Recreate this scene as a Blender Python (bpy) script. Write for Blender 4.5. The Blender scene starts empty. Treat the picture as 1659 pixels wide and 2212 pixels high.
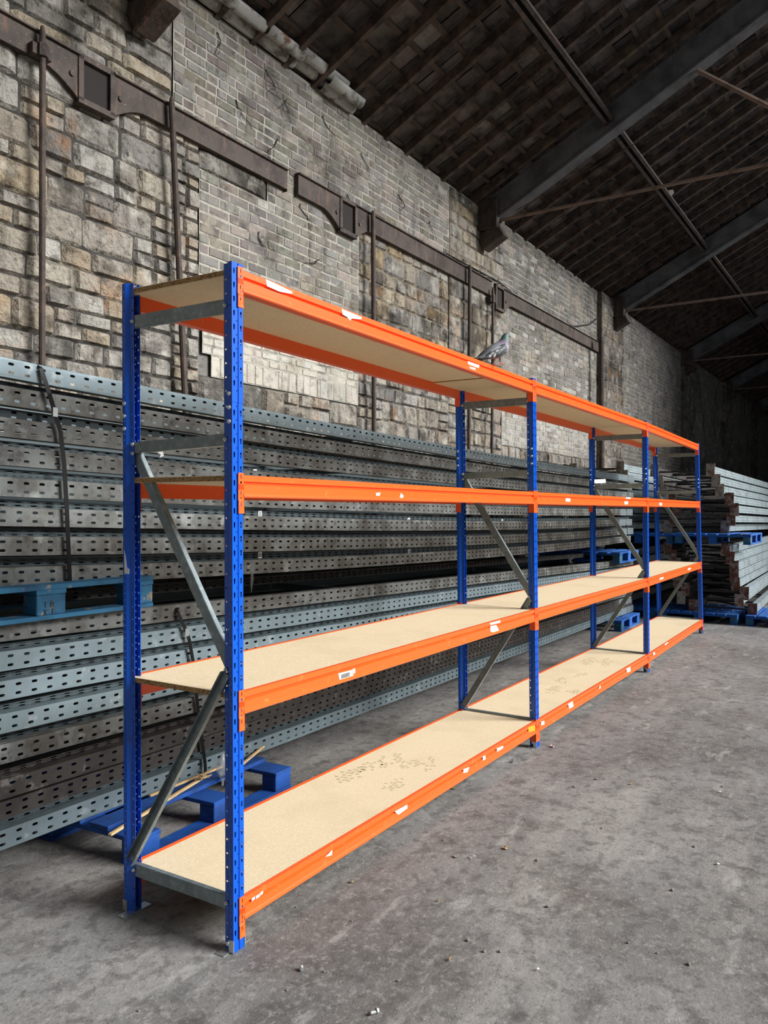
import bpy, math, random
from mathutils import Vector, Matrix, noise as mnoise
random.seed(11)
SC = bpy.context.scene
COL = SC.collection
PI = math.pi

# ------------------------------------------------------------------ camera
CP = Vector((-2.1320, -1.9427, 1.5760))
F_PX, YAW, PITCH, ROLL = 1734.016, math.radians(31.8454), math.radians(-0.1783), math.radians(0.2717)
FW = Vector((math.cos(YAW)*math.cos(PITCH), math.sin(YAW)*math.cos(PITCH), math.sin(PITCH)))
RT0 = Vector((math.sin(YAW), -math.cos(YAW), 0)); UP0 = RT0.cross(FW)
RT = RT0*math.cos(ROLL)+UP0*math.sin(ROLL); UP = UP0*math.cos(ROLL)-RT0*math.sin(ROLL)
cam = bpy.data.cameras.new('camera'); co = bpy.data.objects.new('camera', cam); COL.objects.link(co)
cam.sensor_fit = 'VERTICAL'; cam.sensor_height = 36.0; cam.sensor_width = 27.0
cam.lens = F_PX/2212*36.0; cam.clip_end = 200; cam.clip_start = 0.05
co.matrix_world = Matrix(((RT.x, UP.x, -FW.x, CP.x), (RT.y, UP.y, -FW.y, CP.y), (RT.z, UP.z, -FW.z, CP.z), (0, 0, 0, 1)))
SC.camera = co

# ------------------------------------------------------------------ light
wd = bpy.data.worlds.new('overcast_sky'); SC.world = wd; wd.use_nodes = True
nt = wd.node_tree; bg = nt.nodes['Background']
bg.inputs[0].default_value = (0.82, 0.91, 1.0, 1); bg.inputs[1].default_value = 0.36
def sun(name, direction, strength, angle, color):
    l = bpy.data.lights.new(name, 'SUN'); l.energy = strength; l.angle = math.radians(angle); l.color = color
    o = bpy.data.objects.new(name, l); COL.objects.link(o)
    o.rotation_euler = Vector(direction).to_track_quat('-Z', 'Y').to_euler(); return o
sun('daylight', (-0.34, 1.0, -0.57), 4.4, 32, (1.0, 0.995, 0.98))
SC.view_settings.view_transform = 'Standard'; SC.view_settings.look = 'None'
SC.view_settings.gamma = 1.0; SC.view_settings.use_curve_mapping = False
SC.view_settings.exposure = 0.9

# ------------------------------------------------------------------ pixel -> place helpers (used for real surfaces only)
def ray(x, y): return FW + RT*((x-829.5)/F_PX) - UP*((y-1106)/F_PX)
def on_y(x, y, a, b=0.0):
    d = ray(x, y); t = (a+b*CP.x-CP.y)/(d.y-b*d.x); return CP+d*t
def on_z(x, y, z=0.0):
    d = ray(x, y); return CP+d*((z-CP.z)/d.z)
WALL_A, WALL_B = 2.798, -0.0178
WANG = math.atan(WALL_B)
def on_wall(x, y, off=0.0): return on_y(x, y, WALL_A-off, WALL_B)
def wy(x): return WALL_A+WALL_B*x

# ------------------------------------------------------------------ materials
def lin(c):
    return tuple(((v/255)/12.92 if v/255 <= 0.04045 else ((v/255+0.055)/1.055)**2.4) for v in c)
def mat(name, rgb, rough=0.6, metal=0.0, spots=(), bump=(), attr=False, coat=0.0, rvar=0.0, spec=0.5):
    """spots: list of (rgb, amount, scale(xyz or float), lo, hi, detail); bump: list of (scale, strength, dist)"""
    m = bpy.data.materials.new(name); m.use_nodes = True
    t = m.node_tree; N = t.nodes; L = t.links; b = N['Principled BSDF']
    b.inputs['Roughness'].default_value = rough; b.inputs['Metallic'].default_value = metal
    b.inputs['Specular IOR Level'].default_value = spec
    if coat: b.inputs['Coat Weight'].default_value = coat; b.inputs['Coat Roughness'].default_value = 0.15
    tc = N.new('ShaderNodeTexCoord'); oi = N.new('ShaderNodeObjectInfo')
    ad = N.new('ShaderNodeVectorMath'); ad.operation = 'ADD'
    sc = N.new('ShaderNodeVectorMath'); sc.operation = 'SCALE'; sc.inputs[3].default_value = 37.0
    cb = N.new('ShaderNodeCombineXYZ')
    for k in range(3): L.new(oi.outputs['Random'], cb.inputs[k])
    L.new(cb.outputs[0], sc.inputs[0]); L.new(tc.outputs['Object'], ad.inputs[0]); L.new(sc.outputs[0], ad.inputs[1])
    vec = ad.outputs[0]
    if attr:
        a = N.new('ShaderNodeVertexColor'); a.layer_name = 'Col'; cur = a.outputs['Color']
        mx = N.new('ShaderNodeMix'); mx.data_type = 'RGBA'; mx.blend_type = 'MULTIPLY'; mx.inputs[0].default_value = 1.0
        L.new(cur, mx.inputs[6]); mx.inputs[7].default_value = (*lin(rgb), 1) if max(rgb) < 255 else (1, 1, 1, 1); cur = mx.outputs[2]
    else:
        c = N.new('ShaderNodeRGB'); c.outputs[0].default_value = (*lin(rgb), 1); cur = c.outputs[0]
    for i, (col, amt, scl, lo, hi, det) in enumerate(spots):
        mp = N.new('ShaderNodeMapping'); mp.inputs['Location'].default_value = (i*3.7, i*1.3, i*5.1)
        mp.inputs['Scale'].default_value = scl if isinstance(scl, tuple) else (scl,)*3
        L.new(vec, mp.inputs['Vector'])
        n = N.new('ShaderNodeTexNoise'); n.inputs['Scale'].default_value = 1; n.inputs['Detail'].default_value = det
        n.inputs['Roughness'].default_value = 0.62
        L.new(mp.outputs[0], n.inputs['Vector'])
        r = N.new('ShaderNodeMapRange'); r.inputs['From Min'].default_value = lo; r.inputs['From Max'].default_value = hi
        r.inputs['To Max'].default_value = amt; L.new(n.outputs['Fac'], r.inputs['Value'])
        mx = N.new('ShaderNodeMix'); mx.data_type = 'RGBA'; L.new(r.outputs[0], mx.inputs[0]); L.new(cur, mx.inputs[6])
        if col is None: mx.blend_type = 'MULTIPLY'; mx.inputs[7].default_value = (0.25, 0.23, 0.21, 1)
        else: mx.inputs[7].default_value = (*lin(col), 1)
        cur = mx.outputs[2]
    L.new(cur, b.inputs['Base Color'])
    if rvar:
        n = N.new('ShaderNodeTexNoise'); n.inputs['Scale'].default_value = 9; n.inputs['Detail'].default_value = 4; L.new(vec, n.inputs['Vector'])
        r = N.new('ShaderNodeMapRange'); r.inputs['To Min'].default_value = max(0, rough-rvar); r.inputs['To Max'].default_value = min(1, rough+rvar)
        L.new(n.outputs['Fac'], r.inputs['Value']); L.new(r.outputs[0], b.inputs['Roughness'])
    prev = None
    for (scl, st, dist) in bump:
        n = N.new('ShaderNodeTexNoise'); n.inputs['Scale'].default_value = scl; n.inputs['Detail'].default_value = 5; n.inputs['Roughness'].default_value = 0.6
        L.new(vec, n.inputs['Vector'])
        bp = N.new('ShaderNodeBump'); bp.inputs['Strength'].default_value = st; bp.inputs['Distance'].default_value = dist
        L.new(n.outputs['Fac'], bp.inputs['Height'])
        if prev: L.new(prev, bp.inputs['Normal'])
        prev = bp.outputs[0]
    if prev: L.new(prev, b.inputs['Normal'])
    return m

M = {}
M['blue'] = mat('blue_paint', (0, 78, 186), 0.3, spots=[((40, 60, 110), 0.5, 14, 0.66, 0.8, 3)], coat=0.12)
M['orange'] = mat('orange_paint', (240, 92, 30), 0.34, spots=[((150, 60, 30), 0.35, (6, 30, 30), 0.62, 0.8, 3), ((255, 150, 90), 0.3, 25, 0.62, 0.75, 2)], coat=0.25)
M['galv'] = mat('galvanised_steel', (128, 140, 144), 0.42, 0.55, spots=[((98, 108, 112), 0.6, 9, 0.4, 0.7, 4), ((185, 192, 192), 0.35, 40, 0.5, 0.75, 2)], bump=[(60, 0.1, 0.002)], rvar=0.12)
M['galv_b'] = mat('galvanised_steel_blue', (116, 132, 138), 0.45, 0.4, spots=[((100, 112, 118), 0.55, 7, 0.4, 0.65, 4), ((190, 196, 196), 0.35, 11, 0.6, 0.72, 3)], rvar=0.12)
M['dirty'] = mat('dusty_galvanised_steel', (104, 107, 105), 0.6, 0.3, spots=[((66, 63, 58), 0.85, 5, 0.42, 0.60, 7), ((46, 42, 38), 0.8, 20, 0.54, 0.68, 6), ((150, 154, 152), 0.6, 8, 0.58, 0.70, 5)], bump=[(40, 0.25, 0.003)])
M['black_steel'] = mat('sooty_shaded_steel', (60, 56, 53), 0.6, 0.1, spots=[((38, 34, 32), 0.85, 8, 0.4, 0.62, 6), ((130, 126, 120), 0.6, 14, 0.6, 0.7, 5)], bump=[(40, 0.3, 0.003)])
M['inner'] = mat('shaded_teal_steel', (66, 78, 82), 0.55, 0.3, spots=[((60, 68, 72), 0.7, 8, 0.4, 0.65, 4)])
M['rust'] = mat('rusty_plate', (112, 74, 58), 0.8, 0.1, spots=[((150, 146, 138), 0.8, 12, 0.5, 0.58, 4), ((62, 42, 36), 0.8, 18, 0.45, 0.62, 5)], bump=[(50, 0.4, 0.004)])
M['rust_grey'] = mat('grey_rusty_plate', (150, 146, 136), 0.7, 0.2, spots=[((118, 78, 60), 0.9, 10, 0.55, 0.62, 4), ((84, 76, 68), 0.7, 18, 0.5, 0.62, 5)], bump=[(50, 0.3, 0.003)])
M['zinc'] = mat('zinc_bolt', (196, 200, 200), 0.3, 0.8)
M['pal'] = mat('blue_pallet_paint', (0, 78, 158), 0.75, spots=[((30, 96, 142), 0.6, 9, 0.5, 0.65, 5), ((6, 34, 70), 0.6, 6, 0.5, 0.7, 4)], bump=[(60, 0.4, 0.003)])
M['pal0'] = mat('dark_blue_pallet_paint', (0, 66, 142), 0.7, spots=[((4, 40, 92), 0.7, 6, 0.45, 0.65, 4), ((30, 84, 140), 0.5, 20, 0.6, 0.68, 4)], bump=[(60, 0.4, 0.003)])
M['palw'] = mat('worn_blue_pallet_paint', (34, 96, 132), 0.8, spots=[((150, 134, 104), 0.8, 14, 0.6, 0.66, 5), ((14, 52, 80), 0.7, 6, 0.45, 0.65, 4)], bump=[(60, 0.5, 0.003)])
M['wood'] = mat('pale_batten_wood', (196, 168, 122), 0.75, spots=[((120, 92, 60), 0.7, (4, 60, 60), 0.52, 0.7, 4)], bump=[(60, 0.3, 0.002)])
M['edge'] = mat('chipboard_edge', (180, 142, 94), 0.9, spots=[((96, 68, 36), 0.9, (90, 90, 240), 0.5, 0.6, 2), ((196, 166, 118), 0.7, (120, 120, 300), 0.55, 0.65, 2)], bump=[(260, 0.9, 0.003)])
M['white'] = mat('white_paper', (232, 232, 230), 0.7)
M['pink'] = mat('torn_pink_paper', (236, 168, 160), 0.7)
M['yellow'] = mat('yellow_sticker', (250, 150, 20), 0.6)
M['black'] = mat('black_strap', (9, 9, 10), 0.45, spec=0.2)
M['ink'] = mat('black_ink', (30, 30, 30), 0.6)
M['iron'] = mat('dark_cast_iron', (74, 64, 58), 0.75, 0.15, spots=[((44, 36, 33), 0.8, 5, 0.42, 0.62, 6), ((112, 82, 66), 0.6, (14, 14, 3), 0.55, 0.68, 5), ((168, 164, 158), 0.6, 60, 0.62, 0.72, 5)], bump=[(30, 0.5, 0.01)])
M['pipe'] = mat('rusty_iron_rod', (66, 55, 49), 0.75, 0.1, spots=[((98, 78, 66), 0.7, 9, 0.5, 0.65, 5), ((36, 30, 28), 0.6, 14, 0.5, 0.65, 4)], bump=[(60, 0.4, 0.004)])
M['truss'] = mat('painted_grey_roof_steel', (98, 99, 102), 0.75, 0.0, spots=[((44, 44, 46), 0.7, 3, 0.42, 0.65, 5), ((112, 112, 112), 0.4, (3, 3, 12), 0.6, 0.75, 5)], bump=[(20, 0.3, 0.01)])
M['tie'] = mat('dusty_tie_rod', (122, 104, 94), 0.8, spots=[((70, 58, 52), 0.7, 6, 0.5, 0.65, 4)])
M['raft'] = mat('dark_roof_timber', (88, 73, 64), 0.9, spots=[((34, 28, 26), 0.8, (2, 8, 8), 0.42, 0.62, 5), ((108, 96, 60), 0.35, 4, 0.58, 0.72, 4)], bump=[(30, 0.5, 0.01)])
M['slate'] = mat('roof_slate', (255, 255, 255), 0.8, attr=True, spots=[((30, 27, 28), 0.7, 5, 0.45, 0.65, 5), ((150, 142, 136), 0.35, 7, 0.62, 0.72, 5)], bump=[(14, 0.6, 0.02)])
M['corr'] = mat('weathered_zinc_gutter', (172, 172, 168), 0.6, 0.2, spots=[((116, 62, 40), 0.9, 5, 0.6, 0.66, 4), ((80, 74, 58), 0.8, 6, 0.5, 0.62, 5)], bump=[(30, 0.3, 0.005)])
M['stone'] = mat('rubble_stone', (255, 255, 255), 0.92, attr=True, spots=[((142, 136, 124), 0.7, 1.7, 0.56, 0.64, 10), (None, 0.95, 1.1, 0.53, 0.62, 10), (None, 0.85, 2.1, 0.52, 0.64, 9), ((186, 182, 172), 0.55, 4.5, 0.55, 0.66, 9), ((156, 106, 56), 0.5, 2.3, 0.57, 0.70, 6), (None, 0.85, 6, 0.52, 0.64, 8), (None, 0.8, 24, 0.56, 0.68, 6), (None, 0.6, (12, 12, 1.4), 0.56, 0.68, 5)], bump=[(5, 0.7, 0.06), (22, 0.9, 0.03), (80, 0.7, 0.008)])
M['brick'] = mat('painted_brick', (255, 255, 255), 0.9, attr=True, spots=[((142, 134, 120), 0.85, 1.7, 0.55, 0.64, 10), (None, 0.7, 1.1, 0.56, 0.66, 10), (None, 0.6, 9, 0.54, 0.66, 7), ((196, 186, 168), 0.4, 16, 0.57, 0.7, 6), (None, 0.6, (8, 8, .9), 0.57, 0.68, 6), (None, 0.5, 1.2, 0.56, 0.7, 8)], bump=[(12, 0.5, 0.03), (60, 0.7, 0.01)])
M['mortar'] = mat('mortar', (255, 255, 255), 0.95, attr=True, spots=[((142, 134, 120), 0.8, 1.7, 0.56, 0.64, 10), (None, 0.75, 1.1, 0.55, 0.65, 10), (None, 0.75, 4, 0.48, 0.62, 8), (None, 0.6, 20, 0.55, 0.68, 6)], bump=[(40, 0.8, 0.01)])
M['root'] = mat('dead_root', (34, 28, 26), 0.9)
M['bird'] = mat('pigeon_plumage', (255, 255, 255), 0.6, attr=True, spots=[(None, 0.25, 60, 0.5, 0.7, 3)])
M['film'] = mat('clear_plastic_film', (170, 176, 176), 0.25)
M['film'].node_tree.nodes['Principled BSDF'].inputs['Alpha'].default_value = 0.35
M['leaf'] = mat('dry_leaf', (150, 128, 98), 0.8)
M['pebble'] = mat('grey_pebble', (120, 116, 110), 0.85, bump=[(60, 0.5, 0.004)])
M['beak'] = mat('dark_beak', (60, 56, 58), 0.5)
M['redleg'] = mat('pigeon_leg_red', (176, 84, 76), 0.6)
M['eye'] = mat('orange_eye', (190, 90, 30), 0.2)

def board_mat():
    m = mat('chipboard_face', (212, 195, 164), 0.72, spots=[((190, 164, 122), 0.55, 160, 0.5, 0.62, 3), ((228, 212, 182), 0.5, 90, 0.5, 0.65, 3), ((176, 158, 128), 0.35, 2.2, 0.5, 0.75, 4)], bump=[(220, 0.12, 0.001)])
    return m
M['board'] = board_mat()
def floor_mat():
    m = mat('worn_concrete', (124, 123, 121), 0.88, spots=[
        ((86, 83, 80), 0.75, 0.9, 0.42, 0.64, 8), ((158, 155, 150), 0.45, (0.7, 2.4, 1), 0.5, 0.66, 8),
        ((70, 66, 64), 0.6, 6, 0.52, 0.66, 7), ((104, 96, 90), 0.3, 1.6, 0.52, 0.66, 5),
        ((150, 147, 143), 0.55, 45, 0.52, 0.66, 5), ((60, 57, 54), 0.6, 90, 0.56, 0.68, 4), ((170, 168, 164), 0.45, (2.5, 8, 1), 0.58, 0.67, 8), ((72, 70, 68), 0.55, 13, 0.52, 0.62, 8), ((196, 194, 190), 0.5, 140, 0.68, 0.74, 2)],
        bump=[(2.5, 0.25, 0.03), (22, 0.3, 0.012), (110, 0.45, 0.004)])
    return m
M['floor'] = floor_mat()

# ------------------------------------------------------------------ mesh builder
class MB:
    def __init__(s): s.v = []; s.f = []; s.m = []; s.c = []
    def add(s, vs, fs, m=0, c=None):
        o = len(s.v); s.v += [tuple(v) for v in vs]
        for f in fs: s.f.append([i+o for i in f]); s.m.append(m); s.c.append(c or (1, 1, 1))
    def obox(s, c, ax, ay, az, m=0, col=None):
        c, ax, ay, az = map(Vector, (c, ax, ay, az))
        vs = [c+ax*i+ay*j+az*k for i in (-1, 1) for j in (-1, 1) for k in (-1, 1)]
        s.add(vs, [(0, 1, 3, 2), (4, 6, 7, 5), (0, 4, 5, 1), (2, 3, 7, 6), (0, 2, 6, 4), (1, 5, 7, 3)], m, col)
    def box(s, x0, x1, y0, y1, z0, z1, m=0, col=None):
        s.obox(((x0+x1)/2, (y0+y1)/2, (z0+z1)/2), ((x1-x0)/2, 0, 0), (0, (y1-y0)/2, 0), (0, 0, (z1-z0)/2), m, col)
    def tube(s, pts, r, n=8, m=0, col=None):
        pts = [Vector(p) for p in pts]; rings = []
        rr = r if isinstance(r, (list, tuple)) else [r]*len(pts)
        prev = None
        for i, p in enumerate(pts):
            d = (pts[min(i+1, len(pts)-1)]-pts[max(i-1, 0)]).normalized()
            a = d.cross(Vector((0, 0, 1)) if abs(d.z) < 0.9 else Vector((1, 0, 0))).normalized()
            if prev is not None and a.dot(prev) < 0: a = -a
            prev = a; b = d.cross(a)
            rings.append([p+(a*math.cos(2*PI*k/n)+b*math.sin(2*PI*k/n))*rr[i] for k in range(n)])
        vs = [v for q in rings for v in q]; fs = []
        for i in range(len(pts)-1):
            for k in range(n): fs.append((i*n+k, i*n+(k+1) % n, (i+1)*n+(k+1) % n, (i+1)*n+k))
        fs.append(tuple(range(n))[::-1]); fs.append(tuple(range((len(pts)-1)*n, len(pts)*n)))
        s.add(vs, fs, m, col)
    def sweep(s, prof, path, m=0, close=False, caps=True):
        """prof: 2d points; path: function(i,(a,b))->3d for i in 0,1"""
        n = len(prof); vs = [path(i, p) for i in (0, 1) for p in prof]
        fs = [(k, (k+1) % n, n+(k+1) % n, n+k) for k in range(n if close else n-1)]
        if close and caps: fs += [tuple(range(n))[::-1], tuple(range(n, 2*n))]
        s.add(vs, fs, m)
    def strip(s, P, L, rows, m=0):
        """flat strip; P(u,v)->3d; rows: (v0,v1,None | (pitch,off,hu,hv,shape))"""
        for v0, v1, h in rows:
            if h is None:
                n = max(1, int(L/.3)) if L > 3 else 1
                for k in range(n): s.add([P(L*k/n, v0), P(L*(k+1)/n, v0), P(L*(k+1)/n, v1), P(L*k/n, v1)], [(0, 1, 2, 3)], m)
                continue
            pitch, off, hu, hv, sh = h; vc = (v0+v1)/2; k0 = math.ceil((pitch/2-off)/pitch-1e-6)
            u = k0*pitch+off-pitch/2
            if u > 1e-6: s.add([P(0, v0), P(u, v0), P(u, v1), P(0, v1)], [(0, 1, 2, 3)], m)
            while u+pitch <= L+1e-6:
                uc = u+pitch/2
                ring = [(u, v0), (uc, v0), (u+pitch, v0), (u+pitch, vc), (u+pitch, v1), (uc, v1), (u, v1), (u, vc)]
                if sh == 'tear': hl = [(-.5, -.5), (0, -.5), (.5, -.5), (1, 0), (.55, .95), (0, 1), (-.75, .95), (-1, 0)]; hl = [(-.95, -.45), (0, -.75), (1, -.75), (1, 0), (1, .75), (0, .75), (-.95, .45), (-1, 0)]
                elif sh == 'slot': hl = [(-.86, -.8), (0, -1), (.86, -.8), (1, 0), (.86, .8), (0, 1), (-.86, .8), (-1, 0)]
                else: hl = [(-.7, -.7), (0, -1), (.7, -.7), (1, 0), (.7, .7), (0, 1), (-.7, .7), (-1, 0)]
                vs = [P(a, b) for a, b in ring]+[P(uc+a*hu, vc+b*hv) for a, b in hl]
                s.add(vs, [(k, (k+1) % 8, 8+(k+1) % 8, 8+k) for k in range(8)], m)
                u += pitch
            if L-u > 1e-6: s.add([P(u, v0), P(L, v0), P(L, v1), P(u, v1)], [(0, 1, 2, 3)], m)
    def mesh(s, name, mats, smooth=False, merge=0.0, colors=False):
        me = bpy.data.meshes.new(name)
        V, Fc, Mi, Cc = s.v, s.f, s.m, s.c
        if merge:
            d = {}; idx = []; nv = []
            for v in V:
                k = tuple(round(a/merge) for a in v)
                if k not in d: d[k] = len(nv); nv.append(v)
                idx.append(d[k])
            F2 = []; M2 = []; C2 = []
            for f, mi, c in zip(Fc, Mi, Cc):
                g = []
                for i in f:
                    j = idx[i]
                    if not g or g[-1] != j: g.append(j)
                if len(g) > 1 and g[0] == g[-1]: g.pop()
                if len(set(g)) >= 3 and len(set(g)) == len(g): F2.append(g); M2.append(mi); C2.append(c)
            V, Fc, Mi, Cc = nv, F2, M2, C2
        me.from_pydata(V, [], Fc)
        for mt in mats: me.materials.append(M[mt] if isinstance(mt, str) else mt)
        me.polygons.foreach_set('material_index', Mi)
        if smooth: me.polygons.foreach_set('use_smooth', [True]*len(Fc))
        if colors:
            at = me.color_attributes.new('Col', 'FLOAT_COLOR', 'CORNER'); buf = []
            for p, c in zip(me.polygons, Cc): buf += [c[0], c[1], c[2], 1.0]*p.loop_total
            at.data.foreach_set('color', buf)
        me.update(); return me
def link(name, me, parent=None, loc=None, rot=None):
    o = bpy.data.objects.new(name, me); COL.objects.link(o)
    if parent is not None: o.parent = parent
    if loc is not None: o.location = loc
    if rot is not None: o.rotation_euler = rot
    return o
def build(mb, name, mats, parent=None, loc=None, rot=None, **k):
    if not isinstance(mats, (list, tuple)): mats = [mats]
    return link(name, mb.mesh(name, mats, **k), parent, loc, rot)
def tag(o, label=None, cat=None, group=None, kind=None):
    if label: o['label'] = label
    if cat: o['category'] = cat
    if group: o['group'] = group
    if kind: o['kind'] = kind
    return o
def empty(name, loc=(0, 0, 0), rot=(0, 0, 0)):
    o = bpy.data.objects.new(name, None); COL.objects.link(o); o.location = loc; o.rotation_euler = rot; o.empty_display_size = 0.1; return o
def solid(o, t, off=-1):
    md = o.modifiers.new('thickness', 'SOLIDIFY'); md.thickness = t; md.offset = off; return o
def bev(o, w, seg=1):
    md = o.modifiers.new('bevel', 'BEVEL'); md.width = w; md.segments = seg; md.limit_method = 'ANGLE'; md.angle_limit = 0.6; return o
def copy_tree(o, parent=None):
    c = o.copy(); COL.objects.link(c)
    if parent is not None: c.parent = parent
    for ch in list(o.children): copy_tree(ch, c)
    return c

# ================================================================== SETTING
XE = 40.0
mb = MB(); mb.add([(-9, -16, 0), (XE, -16, 0), (XE, 4, 0), (-9, 4, 0)], [(0, 1, 2, 3)])
tag(build(mb, 'floor', 'floor'), kind='structure')

# ---- left wall: stones and bricks as relief
WB = MB()
SOOT_DARK = (0.075, 0.07, 0.066)
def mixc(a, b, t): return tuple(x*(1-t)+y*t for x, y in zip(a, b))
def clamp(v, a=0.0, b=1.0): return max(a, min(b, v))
def soot_dark_at(s, z):  # darker with distance along the wall; sooty low down and on piers
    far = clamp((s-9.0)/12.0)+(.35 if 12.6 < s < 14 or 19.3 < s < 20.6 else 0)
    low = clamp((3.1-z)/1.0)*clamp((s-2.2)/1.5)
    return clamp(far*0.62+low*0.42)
def pal_stone(s, z, tan):
    base = random.choice([(0.25, 0.23, 0.205), (0.29, 0.275, 0.245), (0.20, 0.188, 0.17), (0.33, 0.315, 0.285), (0.235, 0.205, 0.17)])
    warm = random.choice([(0.32, 0.25, 0.155), (0.28, 0.215, 0.13), (0.34, 0.29, 0.21), (0.27, 0.235, 0.19)])
    c = mixc(base, warm, tan*random.random()*1.1 if random.random() < 0.75 else 0)
    c = mixc(c, (0.12, 0.115, 0.11), 0.75 if random.random() < 0.10 else 0)
    return mixc(c, SOOT_DARK, soot_dark_at(s, z)*random.uniform(0.8, 1.1))
def stone_block(s0, s1, z0, z1, col, prot, g=0.0045, rnd=0.22):
    """rounded, bulged block face standing proud of the mortar"""
    w, h = s1-s0, z1-z0; n = 4; rd = min(w, h)*rnd
    j = [[random.uniform(-1, 1) for _ in range(2)] for _ in range(4)]
    jit = min(w, h)*0.05
    vs = []
    cs = [(s0+g, z0+g), (s1-g, z0+g), (s1-g, z1-g), (s0+g, z1-g)]
    cs = [(a+j[i][0]*jit, b+j[i][1]*jit) for i, (a, b) in enumerate(cs)]
    tilt = (random.uniform(-.012, .012), random.uniform(-.012, .012))
    T = [0, .10, .5, .90, 1]
    for b in T:
        for a in T:
            x = (cs[0][0]*(1-a)+cs[1][0]*a)*(1-b)+(cs[3][0]*(1-a)+cs[2][0]*a)*b
            z = (cs[0][1]*(1-a)+cs[1][1]*a)*(1-b)+(cs[3][1]*(1-a)+cs[2][1]*a)*b
            edge = (a in (0, 1)) or (b in (0, 1)); corner = a in (0, 1) and b in (0, 1)
            if corner: x += (0.5-a)*rd*0.5; z += (0.5-b)*rd*0.5
            y = 0.014 if edge else -prot-random.uniform(0, .006)+tilt[0]*(a-.5)+tilt[1]*(b-.5)
            vs.append((x, y, z))
    fs = [(r*5+c, r*5+c+1, (r+1)*5+c+1, (r+1)*5+c) for r in range(4) for c in range(4)]
    WB.add(vs, fs, 0, col)
def split(s0, s1, z0, z1, hmin, hmax, wmin, wmax, out):
    w, h = s1-s0, z1-z0
    if h > hmax or (h > 2*hmin and random.random() < 0.35 and w < wmax*2):
        if h >= 2*hmin and (w < 3*h or h > hmax):
            t = z0+random.uniform(hmin, h-hmin); split(s0, s1, z0, t, hmin, hmax, wmin, wmax, out); split(s0, s1, t, z1, hmin, hmax, wmin, wmax, out); return
    if w > wmax or (w > 2*wmin and w > 2.6*h):
        if w >= 2*wmin:
            t = s0+random.uniform(wmin, w-wmin); split(s0, t, z0, z1, hmin, hmax, wmin, wmax, out); split(t, s1, z0, z1, hmin, hmax, wmin, wmax, out); return
    out.append((s0, s1, z0, z1))
def rubble(s0, s1, z0, z1, tan=0.5, hm=(0.09, 0.24), wm=(0.14, 0.5), prot=(0.0, 0.016), y=0.0, mort=(0.045, 0.041, 0.037)):
    so = soot_dark_at((s0+s1)/2, (z0+z1)/2)
    n = len(WB.v)
    out = []; split(s0, s1, z0, z1, hm[0], hm[1], wm[0], wm[1], out)
    for a, b, c, d in out: stone_block(a, b, c, d, pal_stone((a+b)/2, (c+d)/2, tan), random.uniform(*prot))
    WB.add([(s0, .013, z0), (s1, .013, z0), (s1, .013, z1), (s0, .013, z1)], [(0, 1, 2, 3)], 2, mixc(mort, SOOT_DARK, so))
    if y: 
        for i in range(n, len(WB.v)): WB.v[i] = (WB.v[i][0], WB.v[i][1]+y, WB.v[i][2])
def bricks(s0, s1, z0, z1, col, mort, h=0.083, l=0.236, rag=(0, 0), wear=0.1, lo=None, darken=True):
    n = int(round((z1-z0)/h)); h = (z1-z0)/n
    for r in range(n):
        za = z0+r*h; off = (r % 2)*l/2+random.uniform(-.02, .02)
        a = s0-off
        while a < s1:
            b = a+(l if random.random() < 0.8 else l/2); sa, sb = max(a, s0), min(b, s1); a = b
            if sb-sa < 0.04: continue
            if lo and za < lo(sa): continue
            k = random.uniform(-.045, .045); c = tuple(clamp(v+k+random.uniform(-.01, .01), 0.02) for v in col)
            if random.random() < wear: c = mixc(c, random.choice([(0.30, 0.25, 0.22), (0.42, 0.41, 0.38), (0.17, 0.16, 0.15)]), 0.7)
            if darken: c = mixc(c, SOOT_DARK, soot_dark_at(sa, za))
            g = 0.0048; e = 0.005; x0, x1, y0, y1 = sa+g, sb-g, za+g, za+h-g
            jx = random.uniform(-.006, .006); p = -random.uniform(.0, .007); x0 += random.uniform(-.003, .004); y1 -= random.uniform(0, .006)
            vs = [(x0, .004, y0+jx), (x1, .004, y0), (x1, .004, y1+jx), (x0, .004, y1), (x0+e, p, y0+e), (x1-e, p, y0+e), (x1-e, p, y1-e), (x0+e, p, y1-e)]
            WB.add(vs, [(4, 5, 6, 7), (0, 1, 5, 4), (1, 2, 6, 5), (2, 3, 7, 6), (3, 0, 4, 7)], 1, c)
    so = soot_dark_at((s0+s1)/2, (z0+z1)/2) if darken else 0
    WB.add([(s0, 0, z0), (s1, 0, z0), (s1, 0, z1), (s0, 0, z1)], [(0, 1, 2, 3)], 2, mixc(mort, SOOT_DARK, so*0.75))

MW = (0.35, 0.33, 0.285)
TOP = 5.62
rubble(-9, 0.2, 0, TOP, 0.4, (0.12, 0.3), (0.25, 0.8))
rubble(0.2, 2.3, 0, 2.0, 0.3, (0.12, 0.3), (0.25, 0.7))
rubble(0.2, 2.3, 2.0, 4.55, 0.7, (0.10, 0.25), (0.16, 0.56))
rubble(0.2, 2.3, 4.55, TOP, 0.8, (0.10, 0.26), (0.25, 0.7), prot=(0.0, 0.012))
bricks(2.3, 6.82, 4.66, TOP, (0.18, 0.165, 0.146), MW)
rubble(2.3, 2.58, 0, 4.66, 0.5, (0.08, 0.2), (0.1, 0.28))
rubble(2.58, 3.4, 4.32, 4.66, 0.95, (0.16, 0.4), (0.5, 0.9), prot=(0.0, 0.01))
bricks(3.4, 4.84, 4.32, 4.66, (0.172, 0.16, 0.142), MW)
bricks(2.58, 4.84, 3.05, 4.32, (0.172, 0.16, 0.142), MW)
bricks(2.62, 4.84, 2.84, 3.05, (0.44, 0.41, 0.35), MW, wear=0.05)
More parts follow.
